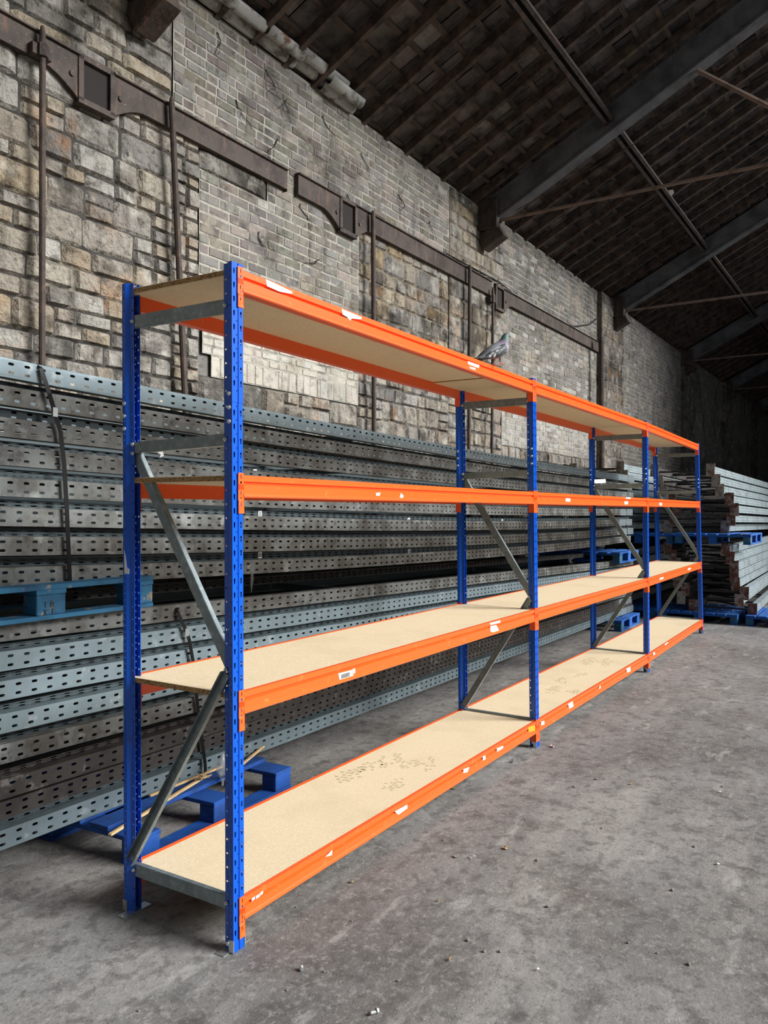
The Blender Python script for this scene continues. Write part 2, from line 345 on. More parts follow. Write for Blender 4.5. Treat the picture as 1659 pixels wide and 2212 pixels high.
bricks(2.72, 4.84, 2.66, 2.84, (0.46, 0.43, 0.37), MW, h=0.18, l=0.105, wear=0.05)
rubble(2.58, 4.84, 1.4, 2.66, 0.5, (0.12, 0.28), (0.2, 0.5))
rubble(2.58, 14.0, 0, 1.4, 0.3, (0.14, 0.32), (0.25, 0.7))
rubble(4.84, 6.82, 3.1, 4.66, 1.2, (0.12, 0.26), (0.2, 0.5), prot=(-0.006, 0.004), mort=(.17, .14, .10))
rubble(4.84, 6.82, 1.4, 3.1, 0.5, (0.10, 0.25), (0.15, 0.42))
rubble(6.82, 8.4, 3.0, TOP, 0.85, (0.13, 0.24), (0.16, 0.42), prot=(-0.004, 0.006), y=-0.02, mort=(.15, .13, .10)); WB.box(6.82, 8.4, -0.005, 0.06, 3.0, TOP, 2, (0.15, 0.13, 0.11))
rubble(6.82, 8.4, 1.4, 3.0, 0.5, (0.10, 0.25), (0.15, 0.42))
bricks(8.4, 12.6, 4.66, TOP, (0.15, 0.14, 0.128), (0.33, 0.31, 0.27), wear=0.2)
bricks(8.4, 12.6, 3.15, 4.66, (0.185, 0.17, 0.15), (0.26, 0.24, 0.205), wear=0.35)
bricks(8.4, 12.6, 2.5, 3.15, (0.32, 0.305, 0.275), MW, wear=0.3)
rubble(8.4, 12.6, 1.4, 2.5, 0.3, (0.10, 0.25), (0.15, 0.42))
def pier(s0, s1): rubble(s0, s1, 0, TOP, 0.9, (0.14, 0.3), (0.2, 0.5), prot=(0, 0.01), y=-0.09); WB.box(s0, s1, -0.09, 0.06, 0, TOP, 2, mixc((0.2, 0.17, 0.14), SOOT_DARK, soot_dark_at(s0, 3)))
pier(12.6, 14.0)
bricks(14.0, 19.3, 2.1, TOP, (0.20, 0.185, 0.168), (0.36, 0.34, 0.30), wear=0.25)
rubble(14.0, XE, 0, 2.1, 0.2, (0.14, 0.32), (0.25, 0.7))
pier(19.3, 20.6)
bricks(20.6, 24.9, 2.1, TOP, (0.21, 0.19, 0.17), (0.34, 0.32, 0.28), wear=0.3, h=0.095, l=0.28)
pier(24.9, 26.2)
bricks(26.2, 30.6, 2.1, TOP, (0.26, 0.24, 0.21), (0.34, 0.32, 0.28), wear=0.3, h=0.12, l=0.34)
pier(30.6, 31.8)
bricks(31.8, XE, 2.1, TOP, (0.30, 0.28, 0.25), (0.34, 0.32, 0.28), wear=0.3, h=0.12, l=0.34)
WB.box(-9, XE, 0.03, 0.5, 0, TOP, 2, (0.16, 0.15, 0.14))
WB.box(-9, 12.6, 0.0, 0.5, TOP, TOP+0.02, 2, (0.3, 0.28, 0.25))
# narrow fallen-brick cavity beside the white patch
wall = build(WB, 'wall_left', ['stone', 'brick', 'mortar'], loc=(0, WALL_A, 0), rot=(0, 0, WANG), colors=True)
tag(wall, kind='structure')

# ---- roof: slates, rafters, trusses
TH = math.radians(27.5); SN, CS = math.sin(TH), math.cos(TH)
def roofp(x, d, h=0.0):
    """d: distance up the slope from the wall top, h: above the rafter underside plane"""
    y0 = wy(x)-0.02
    return Vector((x, y0-d*CS+h*SN*-1*-1, TOP+d*SN+h*CS))
RL = 9.6
cb = MB(); g = 0.285; nrow = int(RL/g)
for r in range(-1, nrow):
    d0 = r*g; x = -9.0+random.uniform(-.2, 0)
    while x < XE:
        wv = 0.34 if x < 16 else 0.6
        c = random.choice([(0.16, 0.135, 0.13), (0.11, 0.095, 0.096), (0.21, 0.175, 0.168), (0.14, 0.125, 0.115), (0.26, 0.235, 0.22)])
        k = random.uniform(.55, 1.0); c = tuple(v*k for v in c)
        t = random.uniform(-.01, .01)
        a = [roofp(x+.006, d0-.02, .155), roofp(x+wv-.006, d0-.02, .155+t), roofp(x+wv-.006, d0+g+.03, .138+t), roofp(x+.006, d0+g+.03, .138)]
        cb.add(a, [(0, 3, 2, 1)], 0, c)
        x += wv
    cb.add([roofp(-9, d0, .175), roofp(XE, d0, .175), roofp(XE, d0+g, .175), roofp(-9, d0+g, .175)], [(0, 3, 2, 1)], 0, (0.03, 0.028, 0.03))
    A0 = roofp(-9, d0, .115); A1 = roofp(XE, d0, .115); mid = (A0+A1)/2
    cb.obox(mid, (A1-A0)/2, Vector((0, -CS, SN))*0.024, Vector((0, SN, CS))*0.014, 1, (1, 1, 1))
ceil = build(cb, 'ceiling', ['slate', 'raft'], colors=True); tag(ceil, kind='structure')
# far half of the roof and the far enclosing walls (all out of view)
yr = wy(0)-RL*CS; zr = TOP+RL*SN
ob = MB(); ob.box(19, XE, -15.6, -15.3, 4.6, 6.0, 0, (.2, .19, .18)); ob.box(-9, XE, -15.6, -15.3, 0, 4.6, 0, (.2, .19, .18))
tag(build(ob, 'wall_right', 'mortar', colors=True), kind='structure')  # added out of view to block low daylight and darken the far end
ob = MB(); ob.add([(19, yr-.1, zr+.42), (XE, yr-.1, zr+.42), (XE, -15.3, 6.1), (19, -15.3, 6.1)], [(0, 1, 2, 3)]); o = build(ob, 'ceiling_far_slope', 'raft'); solid(o, 0.08); tag(o, kind='structure')  # unseen slope added to keep daylight off the far part
ob = MB(); ob.box(XE-.1, XE+.2, -15.6, 3.2, 0, 11, 0); tag(build(ob, 'wall_end', 'mortar', colors=True), kind='structure')
ob = MB(); ob.box(-5.8, -5.5, -16, 3.2, 0, 11, 0, (.2, .19, .18)); tag(build(ob, 'wall_back', 'mortar', colors=True), kind='structure')  # added behind the camera to darken the faces turned that way

TX = [1.95, 7.7, 13.4, 19.4, 25.1, 31.0, 36.5]
# rafters
rm = MB()
rm.obox((0, -CS*RL/2, SN*RL/2), (0.028, 0, 0), Vector((0, -CS, SN))*(RL/2+.1), Vector((0, SN, CS))*0.05)
rme = rm.mesh('rafter', ['raft'])
x = -2.4; cnt = {}; OR = ['first', 'second', 'third', 'fourth', 'fifth', 'sixth', 'seventh', 'eighth', 'ninth', 'tenth', 'eleventh', 'twelfth', 'thirteenth', 'fourteenth', 'fifteenth']
nth = ['in front of the nearest truss', 'between the first and second truss', 'between the second and third truss', 'between the third and fourth truss', 'between the fourth and fifth truss', 'beyond the fifth truss', 'beyond the sixth truss', 'beyond the last truss']
while x < 33:
    if min(abs(x-t) for t in TX) > 0.1:
        k = sum(1 for t in TX if t < x)
        p = roofp(x, 0, 0.05); o = link('rafter', rme, loc=p)
        c_ = cnt[k] = cnt.get(k, -1)+1
        o['label'] = ('dark sooty timber rafter, %s %s' % (OR[min(c_, 14)], 'beyond the nearest truss' if k == 1 else ('past the second truss' if k == 2 else 'past the third truss'))) if k in (1, 2, 3) else 'dark sooty timber rafter under the slates '+nth[k]; o['category'] = 'rafter'; o['group'] = 'timber rafters '+nth[k]
    x += 0.43 if x < 20 else 0.6
# purlins between trusses
PD = 1.05+0.0
for i in range(len(TX)-1):
    a, b = TX[i]+.06, TX[i+1]-.06
    d = (wy(7)-1.03)/CS
    p = MB(); A = roofp(a, d, 0); B = roofp(b, d, 0); L2 = (B-A)/2; c = (A+B)/2; up = Vector((0, SN, CS)); al = Vector((0, -CS, SN))
    p.obox(c-up*.012, L2, al*.06, up*.008)
    for q_ in (-1, 1): p.obox(c-up*.10+al*.055*q_, L2, al*.006, up*.09); p.obox(c-up*.19+al*.04*q_, L2, al*.02, up*.008)
    o = build(p, 'roof_purlin', 'iron')
    tag(o, ['rusty iron roof purlin meeting the nearest full truss', 'iron roof purlin between the first two full trusses in view', 'iron roof purlin between the second and third full truss', 'dim iron roof purlin beyond the third full truss', 'dim iron roof purlin beyond the fourth truss', 'dim iron roof purlin at the far end of the shed'][i], 'purlin')
# trusses
def truss(i, X):
    names = ['wall shoe and rafter of the truss above the top left stonework', 'grey steel roof truss nearest the camera, seated above the stone pier', 'second steel roof truss, seated beside the tall dark pier', 'third steel roof truss in the gloom above the far brick panel', 'fourth steel roof truss deep in the shed', 'fifth steel roof truss deep in the shed', 'last steel roof truss at the far end of the shed']
    t = empty('roof_truss', (X, wy(X), TOP)); tag(t, names[i], 'roof truss')
    r = MB(); up = Vector((0, SN, CS)); al = Vector((0, -CS, SN)); L = 9.3; c = al*(L/2+.12)+Vector((0, -.03, 0))
    r.obox(c-up*.15, (.06, 0, 0), al*L/2, up*.13); r.obox(c-up*.012, (.10, 0, 0), al*L/2, up*.012); r.obox(c-up*.295, (.10, 0, 0), al*L/2, up*.012)
    for k in range(16):
        for h in (-.06, -.24): 
            q = al*(0.5+k*.5)+Vector((-.062, -.03, 0))+up*h; r.obox(q, (.01, 0, 0), al*.014, up*.014)
    build(r, 'principal_rafter', 'truss', t)
    s = MB(); s.box(-.13, .13, -.30, .04, -.34, .06); s.box(-.09, .09, -.24, .04, -.5, -.34); s.obox((0, -.18, -.42), (.10, 0, 0), Vector((0, -.15, .08)), Vector((0, .05, .09)))
    o = build(s, 'wall_shoe', 'iron', t); bev(o, .015)
    w = MB(); w.tube([(-.02, -.2, -.22), (-.02, -4.0, -.19), (-.02, -8.0, -.17)], .022, 8); w.tube([(-.02, -.16, -.22), (-.02, -.30, -.22)], .04, 8)
    build(w, 'tie_rod', 'tie', t)
    w = MB(); w.tube([(0, -2.65, 1.15), (0, -3.3, .62), (0, -4.3, -.19)], .028, 6); w.obox((0, -2.62, 1.16), (.02, 0, 0), (0, .09, 0), (0, 0, .09)); build(w, 'strut', 'tie', t)
    w = MB(); w.tube([(.05, -.2, -.2), (.05, -3.5, .9), (.05, -4.2, 1.5)], .006, 5); build(w, 'thin_cable', 'pipe', t)
for i, X in enumerate(TX): truss(i, X)

# ---- iron beam along the wall with its boxes
def W3(s, y, z): return Vector((s, WALL_A+WALL_B*s+y, z))
def iron_beam(s0, s1, z0, z1, pock, name, label):
    t = empty(name, W3(s0, 0, z0), (0, 0, WANG)); tag(t, label, 'iron beam'); L = s1-s0; H = z1-z0; b = MB()
    segs = []; cur = 0.0
    for p in pock+[L+.3]: segs.append((cur, min(L, p-.14))); cur = p+.14
    for a, c in segs:
        if c <= a: continue
        n = max(2, int((c-a)/.05))
        for k in range(n):
            u0, u1 = a+(c-a)*k/n, a+(c-a)*(k+1)/n
            def lowz(u):
                near = min([abs(u-p) for p in pock]+[9]); return -0.13*clamp((0.42-near)/.28)**1.6
            zz = [lowz(u0), lowz(u1)]
            b.add([(u0, -.05, zz[0]), (u1, -.05, zz[1]), (u1, -.05, H), (u0, -.05, H), (u0, .02, zz[0]), (u1, .02, zz[1]), (u1, .02, H), (u0, .02, H)],
                  [(0, 1, 2, 3), (0, 4, 5, 1), (3, 2, 6, 7)])
        b.box(a, c, -.07, .02, H-.012, H)
        b.add([(c, -.05, -.02), (c, .02, -.02), (c, .02, H), (c, -.05, H)], [(0, 1, 2, 3)]); b.add([(a, -.05, -.02), (a, .02, -.02), (a, .02, H), (a, -.05, H)], [(0, 1, 2, 3)])
    build(b, 'web', 'iron', t)
    for p in pock:
        q = MB(); q.box(p-.15, p-.11, -.06, .02, -.13, H); q.box(p+.11, p+.15, -.06, .02, -.13, H); q.box(p-.15, p+.15, -.06, .02, -.15, -.11); q.box(p-.15, p+.15, -.06, .02, H-.03, H+.01)
        q.box(p-.11, p+.11, -.032, .02, -.11, H-.03, 1)
        for sx in (-.2, .2): q.tube([(p+sx, -.05, .02), (p+sx, -.062, .02)], .02, 8)
        build(q, 'pocket', ['iron', 'root'], t)
    return t
iron_beam(-1.0, 3.62, 4.49, 4.67, [2.56], 'iron_beam', 'rusty cast iron beam on the stone wall with an open square pocket, upper left')
iron_beam(3.78, 7.95, 4.50, 4.70, [0.80], 'iron_beam', 'dark iron beam above the grey brick infill with a square pocket halfway along')
iron_beam(8.12, 12.9, 4.50, 4.69, [0.10], 'iron_beam', 'long rusty iron beam on the wall ending at the tall dark pier')
def rod(px, ytop, label, z0=0.0, px2=None, y2=None, r=.021, cap=True, off=.10):
    a = on_wall(px, ytop, off); 
    bx = on_wall(px2, y2, off).x if px2 else a.x
    slope = (bx-a.x)/(a.z-on_wall(px2, y2, off).z) if px2 else 0
    t = MB(); base = Vector((a.x+slope*(a.z-z0), wy(a.x)-off, z0))
    t.tube([Vector((0, 0, 0)), Vector((a.x-base.x, 0, a.z-z0-.05)), Vector((a.x-base.x, 0, a.z-z0))], [r, r, r*.6], 10)
    e = empty('iron_rod', base); tag(e, label, 'iron rod'); build(t, 'rod', 'pipe', e, smooth=False)
    if cap:
        c = MB(); h = a.z-z0-.16; c.tube([(a.x-base.x, 0, h-.04), (a.x-base.x, 0, h+.04)], r*1.9, 6); c.box(a.x-base.x-.07, a.x-base.x+.07, 0, .10, h-.035, h+.035); build(c, 'wall_bracket', 'iron', e)
    return e
rod(92, 57, 'rusty iron rod standing against the stone wall, farthest left', px2=91, y2=780)
rod(371, 211, 'leaning iron rod where the stonework meets the upper brick panel', px2=400, y2=850, r=.024, cap=False)
rod(806, 456, 'iron rod at the right edge of the grey brick infill', px2=808, y2=900, r=.024, cap=False)
rod(1015, 573, 'iron rod behind the pigeon, on its left', px2=1013, y2=960, r=.024, cap=False)
rod(1065, 622, 'thin iron rod right behind the pigeon', px2=1063, y2=960, r=.02)
rod(1299, 730, 'thick iron downpipe on the tall dark pier', px2=1300, y2=980, r=.05, cap=False, off=.20)
# gutters on the wall head
for k, (p0, p1, lab, dz) in enumerate([((440, 5), (565, 85), 'rust-stained ogee gutter section hanging at the top left of the wall head', 0),
                                   ((570, 80), (648, 130), 'dull grey gutter section between the two pale ones', 0),
                                   ((645, 122), (742, 182), 'pale zinc gutter section, the brightest on the wall head', .03),
                                   ((705, 195), (775, 238), 'broken dark end piece of the gutter', -.03)]):
    a, b = on_wall(p0[0], p0[1], .12), on_wall(p1[0], p1[1], .12); zc = 5.72+dz
    prof = []
    for i in range(29):
        t = i/28; prof.append((.02-.21*t, .06*t+.0-.052*abs(math.sin(t*PI*2.0))**.7))
    g_ = MB(); y0 = wy(a.x)
    g_.sweep(prof, lambda i, p: (0 if i == 0 else b.x-a.x, p[0], p[1]), m=0)
    o = build(g_, 'gutter_section', 'corr', loc=(a.x, y0-.02, zc-.04), smooth=True); solid(o, .006)
    tag(o, lab, 'gutter')
# roots creeping over the bricks
rr = random.Random(5)
spots = [(1150, 300), (1240, 300), (1025, 420), (1130, 300), (1230, 440), (1390, 480), (1560, 640), (905, 140), (935, 60)]
for k, (px, py) in enumerate([(575, 150), (620, 215), (510, 215), (700, 250), (780, 330), (470, 70), (650, 440), (690, 560), (560, 500), (860, 420), (930, 480), (600, 300), (750, 420)]):
    p = on_wall(px, py, .012); pts = [Vector((0, 0, 0))]; d = Vector((rr.uniform(-.7, .7), 0, -1))
    for i in range(9):
        d = Vector((clamp(d.x+rr.uniform(-.9, .9), -1.3, 1.3), 0, -abs(rr.uniform(.1, 1.1)))); pts.append(pts[-1]+d.normalized()*rr.uniform(.02, .045)+Vector((0, rr.uniform(-.003, .003), 0)))
    t = MB(); t.tube(pts, [.004*(1-i/11)+.001 for i in range(10)], 5)
    j = rr.randint(2, 5); q = [pts[j]]
    for i in range(4): q.append(q[-1]+Vector((rr.uniform(-.05, .05), 0, -rr.uniform(.005, .04))))
    t.tube(q, .0018, 4)
    o = build(t, 'dead_root', 'root', loc=p); tag(o, ['thin black root high on the brick panel below the gutter', 'forked black root in the middle of the upper brick panel', 'black root just above the iron beam near the leaning rod', 'black root under the broken end of the gutter', 'black root on the upper brick panel, above the square pocket', 'highest black root, top left corner of the brick panel', 'black root right under the gap in the iron beam', 'black root low on the grey brick infill, right half', 'black root low on the grey brick infill, left half', 'black root between the iron beam and the roof, right of the pocket', 'rightmost black root near the end of the upper brick panel', 'black root halfway between the gutter and the leaning rod', 'black root just above the square pocket of the second beam'][k], 'root', 'dead roots on the upper brickwork')
# hanging cable at the pier
a = on_wall(1215, 730, .03)
pts = [on_wall(px, py, .04) for px, py in [(965, 548), (1080, 610), (1150, 670), (1200, 690), (1240, 705), (1275, 700), (1300, 680), (1315, 655)]]
t = MB(); t.tube([p-pts[0] for p in pts], .008, 6); o = build(t, 'hanging_cable', 'root', loc=pts[0]); tag(o, 'thin black cable sagging along the far iron beam to the pier', 'cable')

# ================================================================== SHELVING RACK
PW = 0.056
FX = [0.0, 2.9153, 5.8618, 8.7963]; FY = [0.0, -0.0032, -0.0153, 0.012]; LEAN = [0.0226, 0.0395, 0.0309, 0.0714]
DEP = 0.571; PH = 2.455; LV = [2.4441, 1.7050, 0.9256, 0.1855]
BT = [z-0.008 for z in LV]     # beam top heights
rack = empty('shelving_rack', (0, 0, 0)); tag(rack, 'long blue and orange three-bay shelving rack with four levels standing on the concrete', 'shelving rack')

prof = [(.013, .050), (.013, .034), (0, .018), (0, 0), (.022, 0), (.0245, .004), (.0315, .004), (.034, 0), (PW, 0), (PW, .018), (PW-.013, .034), (PW-.013, .050)]
def post_mesh(z0, z1, grow=0.0, name='post'):
    b = MB(); L = z1-z0
    pr_ = [((x-PW/2)*(1+grow/PW*2)+PW/2, y*(1+grow*8)-grow) for x, y in prof]
    for i in range(len(pr_)-1):
        p, q = pr_[i], pr_[i+1]; w = math.hypot(q[0]-p[0], q[1]-p[1])
        P = lambda u, v, p=p, q=q, w=w: (p[0]+(q[0]-p[0])*v/w, p[1]+(q[1]-p[1])*v/w, z0+u)
        if i in (0, 10): rows = [(0, w*.2, None), (w*.2, w*.85, (.05, .018+.025, .0042, .0042, 'round')), (w*.85, w, None)]
        elif i in (2, 8): rows = [(0, w*.25, None), (w*.25, w*.75, (.025, .018, .004, .0022, 'round')), (w*.75, w, None)]
        elif i in (3, 7): rows = [(0, w*.22, None), (w*.22, w*.78, (.05, .018, .0102, .0050, 'tear')), (w*.78, w, None)]
        elif i == 5: rows = [(0, w*.1, None), (w*.1, w*.9, (.05, .043, .003, .0026, 'round')), (w*.9, w, None)]
        else: rows = [(0, w, None)]
        b.strip(P, L, rows)
    return b.mesh(name, ['blue'], merge=1e-5)
pm = post_mesh(0.0, 1.98); em = post_mesh(1.955, PH, grow=0.0012, name='post_extension')
fm = MB()   # foot plate + angle
fm.box(-.035, .10, .014, .054, 0, .004); fm.box(-.0035, .0, -.003, .019, .003, .046); fm.box(PW, PW+.0035, -.003, .019, .003, .046)
fm.tube([(-.004, .02, .035), (-.010, .02, .035)], .008, 6); fm.tube([(.06+.03, .03, .004), (.06+.03, .03, .007)], .007, 6)
fme = fm.mesh('foot_plate', ['zinc'])
def boltm(): 
    b = MB(); b.tube([(0, 0, 0), (-.003, 0, 0), (-.006, 0, 0)], [.0085, .0085, .006], 10); b.tube([(-.0055, 0, 0), (-.009, 0, 0)], .004, 6); return b.mesh('bolt', ['zinc'])
bme = boltm()
def yat(i, z, rear=False): return FY[i]+LEAN[i]*z/2.5+(DEP if rear else 0)
for i in range(4):
    for rear in (False, True):
        loc = (FX[i]+(PW if rear else 0), FY[i]+(DEP if rear else 0), 0)
        rot = ((LEAN[i]/2.5) if rear else (-LEAN[i]/2.5), 0, PI if rear else 0)
        o = link('post', pm, rack, loc, rot); solid(o, .0016, 1)
        e = link('post_extension', em, o); solid(e, .0016, 1)
        # feet flat on the floor
        link('foot_plate', fme, o, (0, 0, 0))
        for z in (1.985, 1.936, 1.886): link('bolt', bme, o, ((-.001 if not rear else PW+.002), .012, z), (0, 0, 0 if not rear else PI))
        for z in (2.305, 1.825, 1.0 if not rear else .165, .165 if not rear else 1.79):
            link('bolt', bme, o, (.012 if not rear else PW-.012, .043, z), (0, 0, 0 if not rear else PI))

# beams
def beam_mesh(L):
    pf = [(0.0, 0.0), (0.0, -.022), (.010, -.024), (.012, -.031), (0.0, -.035), (0.0, -.063), (-.005, -.068), (-.006, -.077), (-.002, -.081), (.036, -.081), (.036, -.022), (.018, -.022), (.018, 0.0)]
    b = MB(); b.sweep([(p[0], p[1]) for p in pf], lambda i, p: (PW if i == 0 else L, p[0], p[1]), close=True)
    return b.mesh('beam', ['orange'])
def conn_mesh(side):
    b = MB(); T = .003
    # local: beam runs +x from the post; front plate covers the half of the post next to the beam
    X0, X1 = PW-.027, PW+.002
    P = lambda u, v: (X0+v, -T, -.138+u)
    w = X1-X0
    cells = [(.0, .02, None), (.02, .045, 's'), (.045, .05, None), (.05, .062, 'r'), (.062, .085, 's'), (.085, .105, None), (.105, .118, 'R'), (.118, .146, 's')]
    for a, c, h in cells:
        if h is None: b.add([P(a, 0), P(a, w), P(c, w), P(c, 0)], [(0, 1, 2, 3)])
        else:
            hu, hv = {'s': (.0085, .0022), 'r': (.004, .003), 'R': (.0052, .0048)}[h]
            b.strip(lambda u, v, a=a: P(a+u, v), c-a, [(0, w*.2, None), (w*.2, w*.8, (c-a, (c-a)/2, min(hu, (c-a)/2.3), hv, 'slot' if h == 's' else 'round')), (w*.8, w, None)])
    Q = [(X1, -T, -.138), (X1, .036, -.138), (X1, .036, .008), (X1, -T, .008)]
    b.add(Q, [(0, 1, 2, 3)])
    return b.mesh('connector', ['orange'], merge=1e-5)
cmL = conn_mesh(0)
bay_names = ['nearest', 'middle', 'far']; lev_names = ['top', 'upper middle', 'lower middle', 'bottom']
LABELS = []
beams = {}
for b in range(3):
    L = FX[b+1]-FX[b]
    bm_ = beam_mesh(L)
    for l in range(4):
        for rear in (False, True):
            ya, yb = yat(b, BT[l], rear), yat(b+1, BT[l], rear); a = math.atan2(yb-ya, L)
            if not rear: o = link('beam', bm_, rack, (FX[b], ya, BT[l]), (0, 0, a))
            else: o = link('beam', bm_, rack, (FX[b+1]+PW, yb, BT[l]), (0, 0, PI+a))
            beams[(b, l, rear)] = o
            solid(link('connector', cmL, o), .0025, 1)
            c2 = link('connector', cmL, o, (L+PW, 0, 0)); c2.scale = (-1, 1, 1); solid(c2, .0025, 1)
# braces (channel sections) in each frame plane
def channel(p, q, w=.042, d=.02, flip=1, name='brace'):
    p, q = Vector(p), Vector(q); ax = (q-p).normalized(); px_ = Vector((1, 0, 0)); vv = ax.cross(px_).normalized(); L = (q-p).length
    b = MB(); t = .0015
    b.obox((q-p)/2+px_*0, ax*L/2, vv*w/2, px_*t)
    b.obox((q-p)/2+vv*(w/2)+px_*d/2*flip, ax*L/2, vv*t, px_*d/2); b.obox((q-p)/2-vv*(w/2)+px_*d/2*flip, ax*L/2, vv*t, px_*d/2)
    return build(b, name, 'galv', rack, loc=p)
for i in range(4):
    X = FX[i]+PW/2
    Y = lambda z, r: yat(i, z, r)
    y0, y1 = .030, -.030
    channel((X-.012, Y(2.305, 0)+.03, 2.305), (X-.012, Y(2.305, 1)-.03, 2.305), .046, .02, 1, 'cross_brace')
    channel((X-.012, Y(1.825, 0)+.03, 1.825), (X-.012, Y(1.825, 1)-.03, 1.812), .040, .02, 1, 'cross_brace')
    channel((X-.012, Y(.165, 0)+.03, .165), (X-.012, Y(.165, 1)-.03, .165), .046, .02, 1, 'cross_brace')
    channel((X-.004, Y(1.79, 1)-.035, 1.80), (X-.004, Y(1.0, 0)+.035, 1.005), .040, .02, 1, 'diagonal_brace')
    channel((X-.018, Y(.98, 0)+.035, .985), (X-.018, Y(.19, 1)-.035, .20), .036, .02, -1, 'diagonal_brace')

# stickers and scuffs on front beams: (bay, level, px list for a ragged patch, material)
def sticker(pxs, mat_, name, b, l, face=-.0012, label=None):
    """ragged paper patch on the outer face of a front beam"""
    o = beams[(b, l, False)]; ya = yat(b, BT[l]); yb = yat(b+1, BT[l]); L = FX[b+1]-FX[b]; sl = (yb-ya)/L
    P = [on_y(x, y, ya-sl*FX[b]+face, sl) for x, y in pxs]
    c, s_ = math.cos(math.atan(sl)), math.sin(math.atan(sl))
    loc = [Vector(((p.x-FX[b])*c+(p.y-ya)*s_, face, clamp(p.z-BT[l], -.08, .0))) for p in P]
    q = MB(); q.add(loc, [tuple(range(len(loc)))]); q.add([v+Vector((0, .0008, 0)) for v in loc], [tuple(range(len(loc)))[::-1]])
    r = build(q, name, mat_, o)
    if label: r['label'] = label
    return r
sticker([(574, 603), (600, 615), (631, 630), (631, 635), (604, 630), (577, 618)], 'white', 'torn_label', 0, 0)
sticker([(738, 667), (781, 685), (781, 690), (760, 688), (756, 692), (750, 685), (740, 679)], 'white', 'torn_label', 0, 0)
sticker([(566, 644), (629, 664), (628, 670), (600, 662), (572, 651)], 'white', 'torn_label', 0, 0)
sticker([(728, 705), (780, 717), (776, 722), (736, 711)], 'white', 'torn_label', 0, 0)
sticker([(1010, 780), (1036, 789), (1034, 795), (1012, 787)], 'white', 'torn_label', 0, 0)
sticker([(1014, 792), (1027, 795), (1028, 806), (1018, 800)], 'white', 'torn_label', 0, 0)
sticker([(866, 1065), (872, 1071), (869, 1079), (864, 1074)], 'white', 'torn_label', 0, 1)
sticker([(812, 1065), (822, 1064), (820, 1071), (813, 1071)], 'white', 'torn_label', 0, 1)
sticker([(731, 1455), (761, 1447), (764, 1462), (741, 1474), (734, 1470)], 'white', 'torn_label', 0, 2, label='torn white barcode label')
for k in range(7): sticker([(738+k*2.6, 1457-k*.8), (739.3+k*2.6, 1456.6-k*.8), (739.3+k*2.6, 1466-k*.8), (738+k*2.6, 1466.4-k*.8)], 'ink', 'barcode_bar', 0, 2, face=-.0026)
sticker([(761, 1446), (767, 1443), (768, 1453), (764, 1456)], 'pink', 'torn_label', 0, 2)
sticker([(1059, 1353), (1072, 1350), (1078, 1362), (1066, 1367), (1060, 1364)], 'white', 'torn_label', 0, 2, label='torn white label')
sticker([(1058, 1346), (1081, 1340), (1081, 1345), (1060, 1350)], 'white', 'torn_label', 0, 2)
sticker([(853, 1753), (880, 1738), (880, 1746), (861, 1760), (857, 1757)], 'white', 'torn_label', 0, 3)
sticker([(703, 1851), (718, 1836), (717, 1847)], 'white', 'torn_label', 0, 3)
sticker([(1001, 1662), (1014, 1657), (1010, 1668), (1001, 1670)], 'white', 'torn_label', 0, 3)
sticker([(1043, 1634), (1049, 1632), (1049, 1640), (1043, 1643)], 'white', 'torn_label', 0, 3)
sticker([(1073, 1617), (1087, 1611), (1087, 1616), (1074, 1624)], 'white', 'torn_label', 0, 3)
sticker([(1141, 1571), (1156, 1566), (1156, 1578), (1142, 1582)], 'yellow', 'yellow_label', 0, 3)
for a, b_, c_ in ((544, 1941, 7), (553, 1936, 8), (562, 1929, 6)): sticker([(a, b_), (a+c_, b_-5), (a+c_, b_+1), (a, b_+6)], 'white', 'painted_mark', 0, 3)
sticker([(1222, 1076), (1232, 1077), (1232, 1084), (1222, 1083)], 'white', 'torn_label', 1, 1)
sticker([(1349, 1083), (1357, 1083), (1356, 1090), (1349, 1090)], 'white', 'torn_label', 1, 1)
sticker([(1352, 1072), (1363, 1074), (1361, 1078), (1352, 1077)], 'white', 'torn_label', 1, 1)
sticker([(1169, 1559), (1176, 1557), (1176, 1565), (1169, 1567)], 'white', 'torn_label', 1, 3)
sticker([(1227, 1521), (1237, 1515), (1239, 1526), (1230, 1531)], 'white', 'torn_label', 1, 3)
sticker([(1353, 1445), (1362, 1440), (1362, 1450), (1355, 1453)], 'white', 'torn_label', 1, 3)
sticker([(1295, 1483), (1298, 1481), (1297, 1487), (1294, 1488)], 'white', 'torn_label', 1, 3)
sticker([(1425, 1249), (1433, 1246), (1433, 1250), (1425, 1253)], 'white', 'torn_label', 2, 2)
sticker([(1486, 1228), (1492, 1226), (1492, 1230), (1486, 1232)], 'white', 'torn_label', 2, 2)
sticker([(1424, 1086), (1430, 1086), (1430, 1092), (1425, 1092)], 'white', 'torn_label', 2, 1)
sticker([(1436, 1391), (1443, 1386), (1443, 1389), (1437, 1394)], 'white', 'torn_label', 2, 3)
sticker([(1411, 1410), (1415, 1409), (1415, 1414), (1411, 1415)], 'white', 'torn_label', 2, 3)

def rear_patch(pxs):
    P = []
    for x, y in pxs:
        d = ray(x, y); t_ = (-.0035-CP.x)/d.x; P.append(CP+d*t_)
    q = MB(); q.add([p-P[0] for p in P], [tuple(range(len(P)))]); o = build(q, 'torn_label', 'white', rack, loc=P[0]); solid(o, .0006); o['label'] = 'torn white label on the left rear post'
rear_patch([(268.5, 1188), (271, 1200), (274, 1226), (279, 1229), (279, 1240), (269, 1239)])
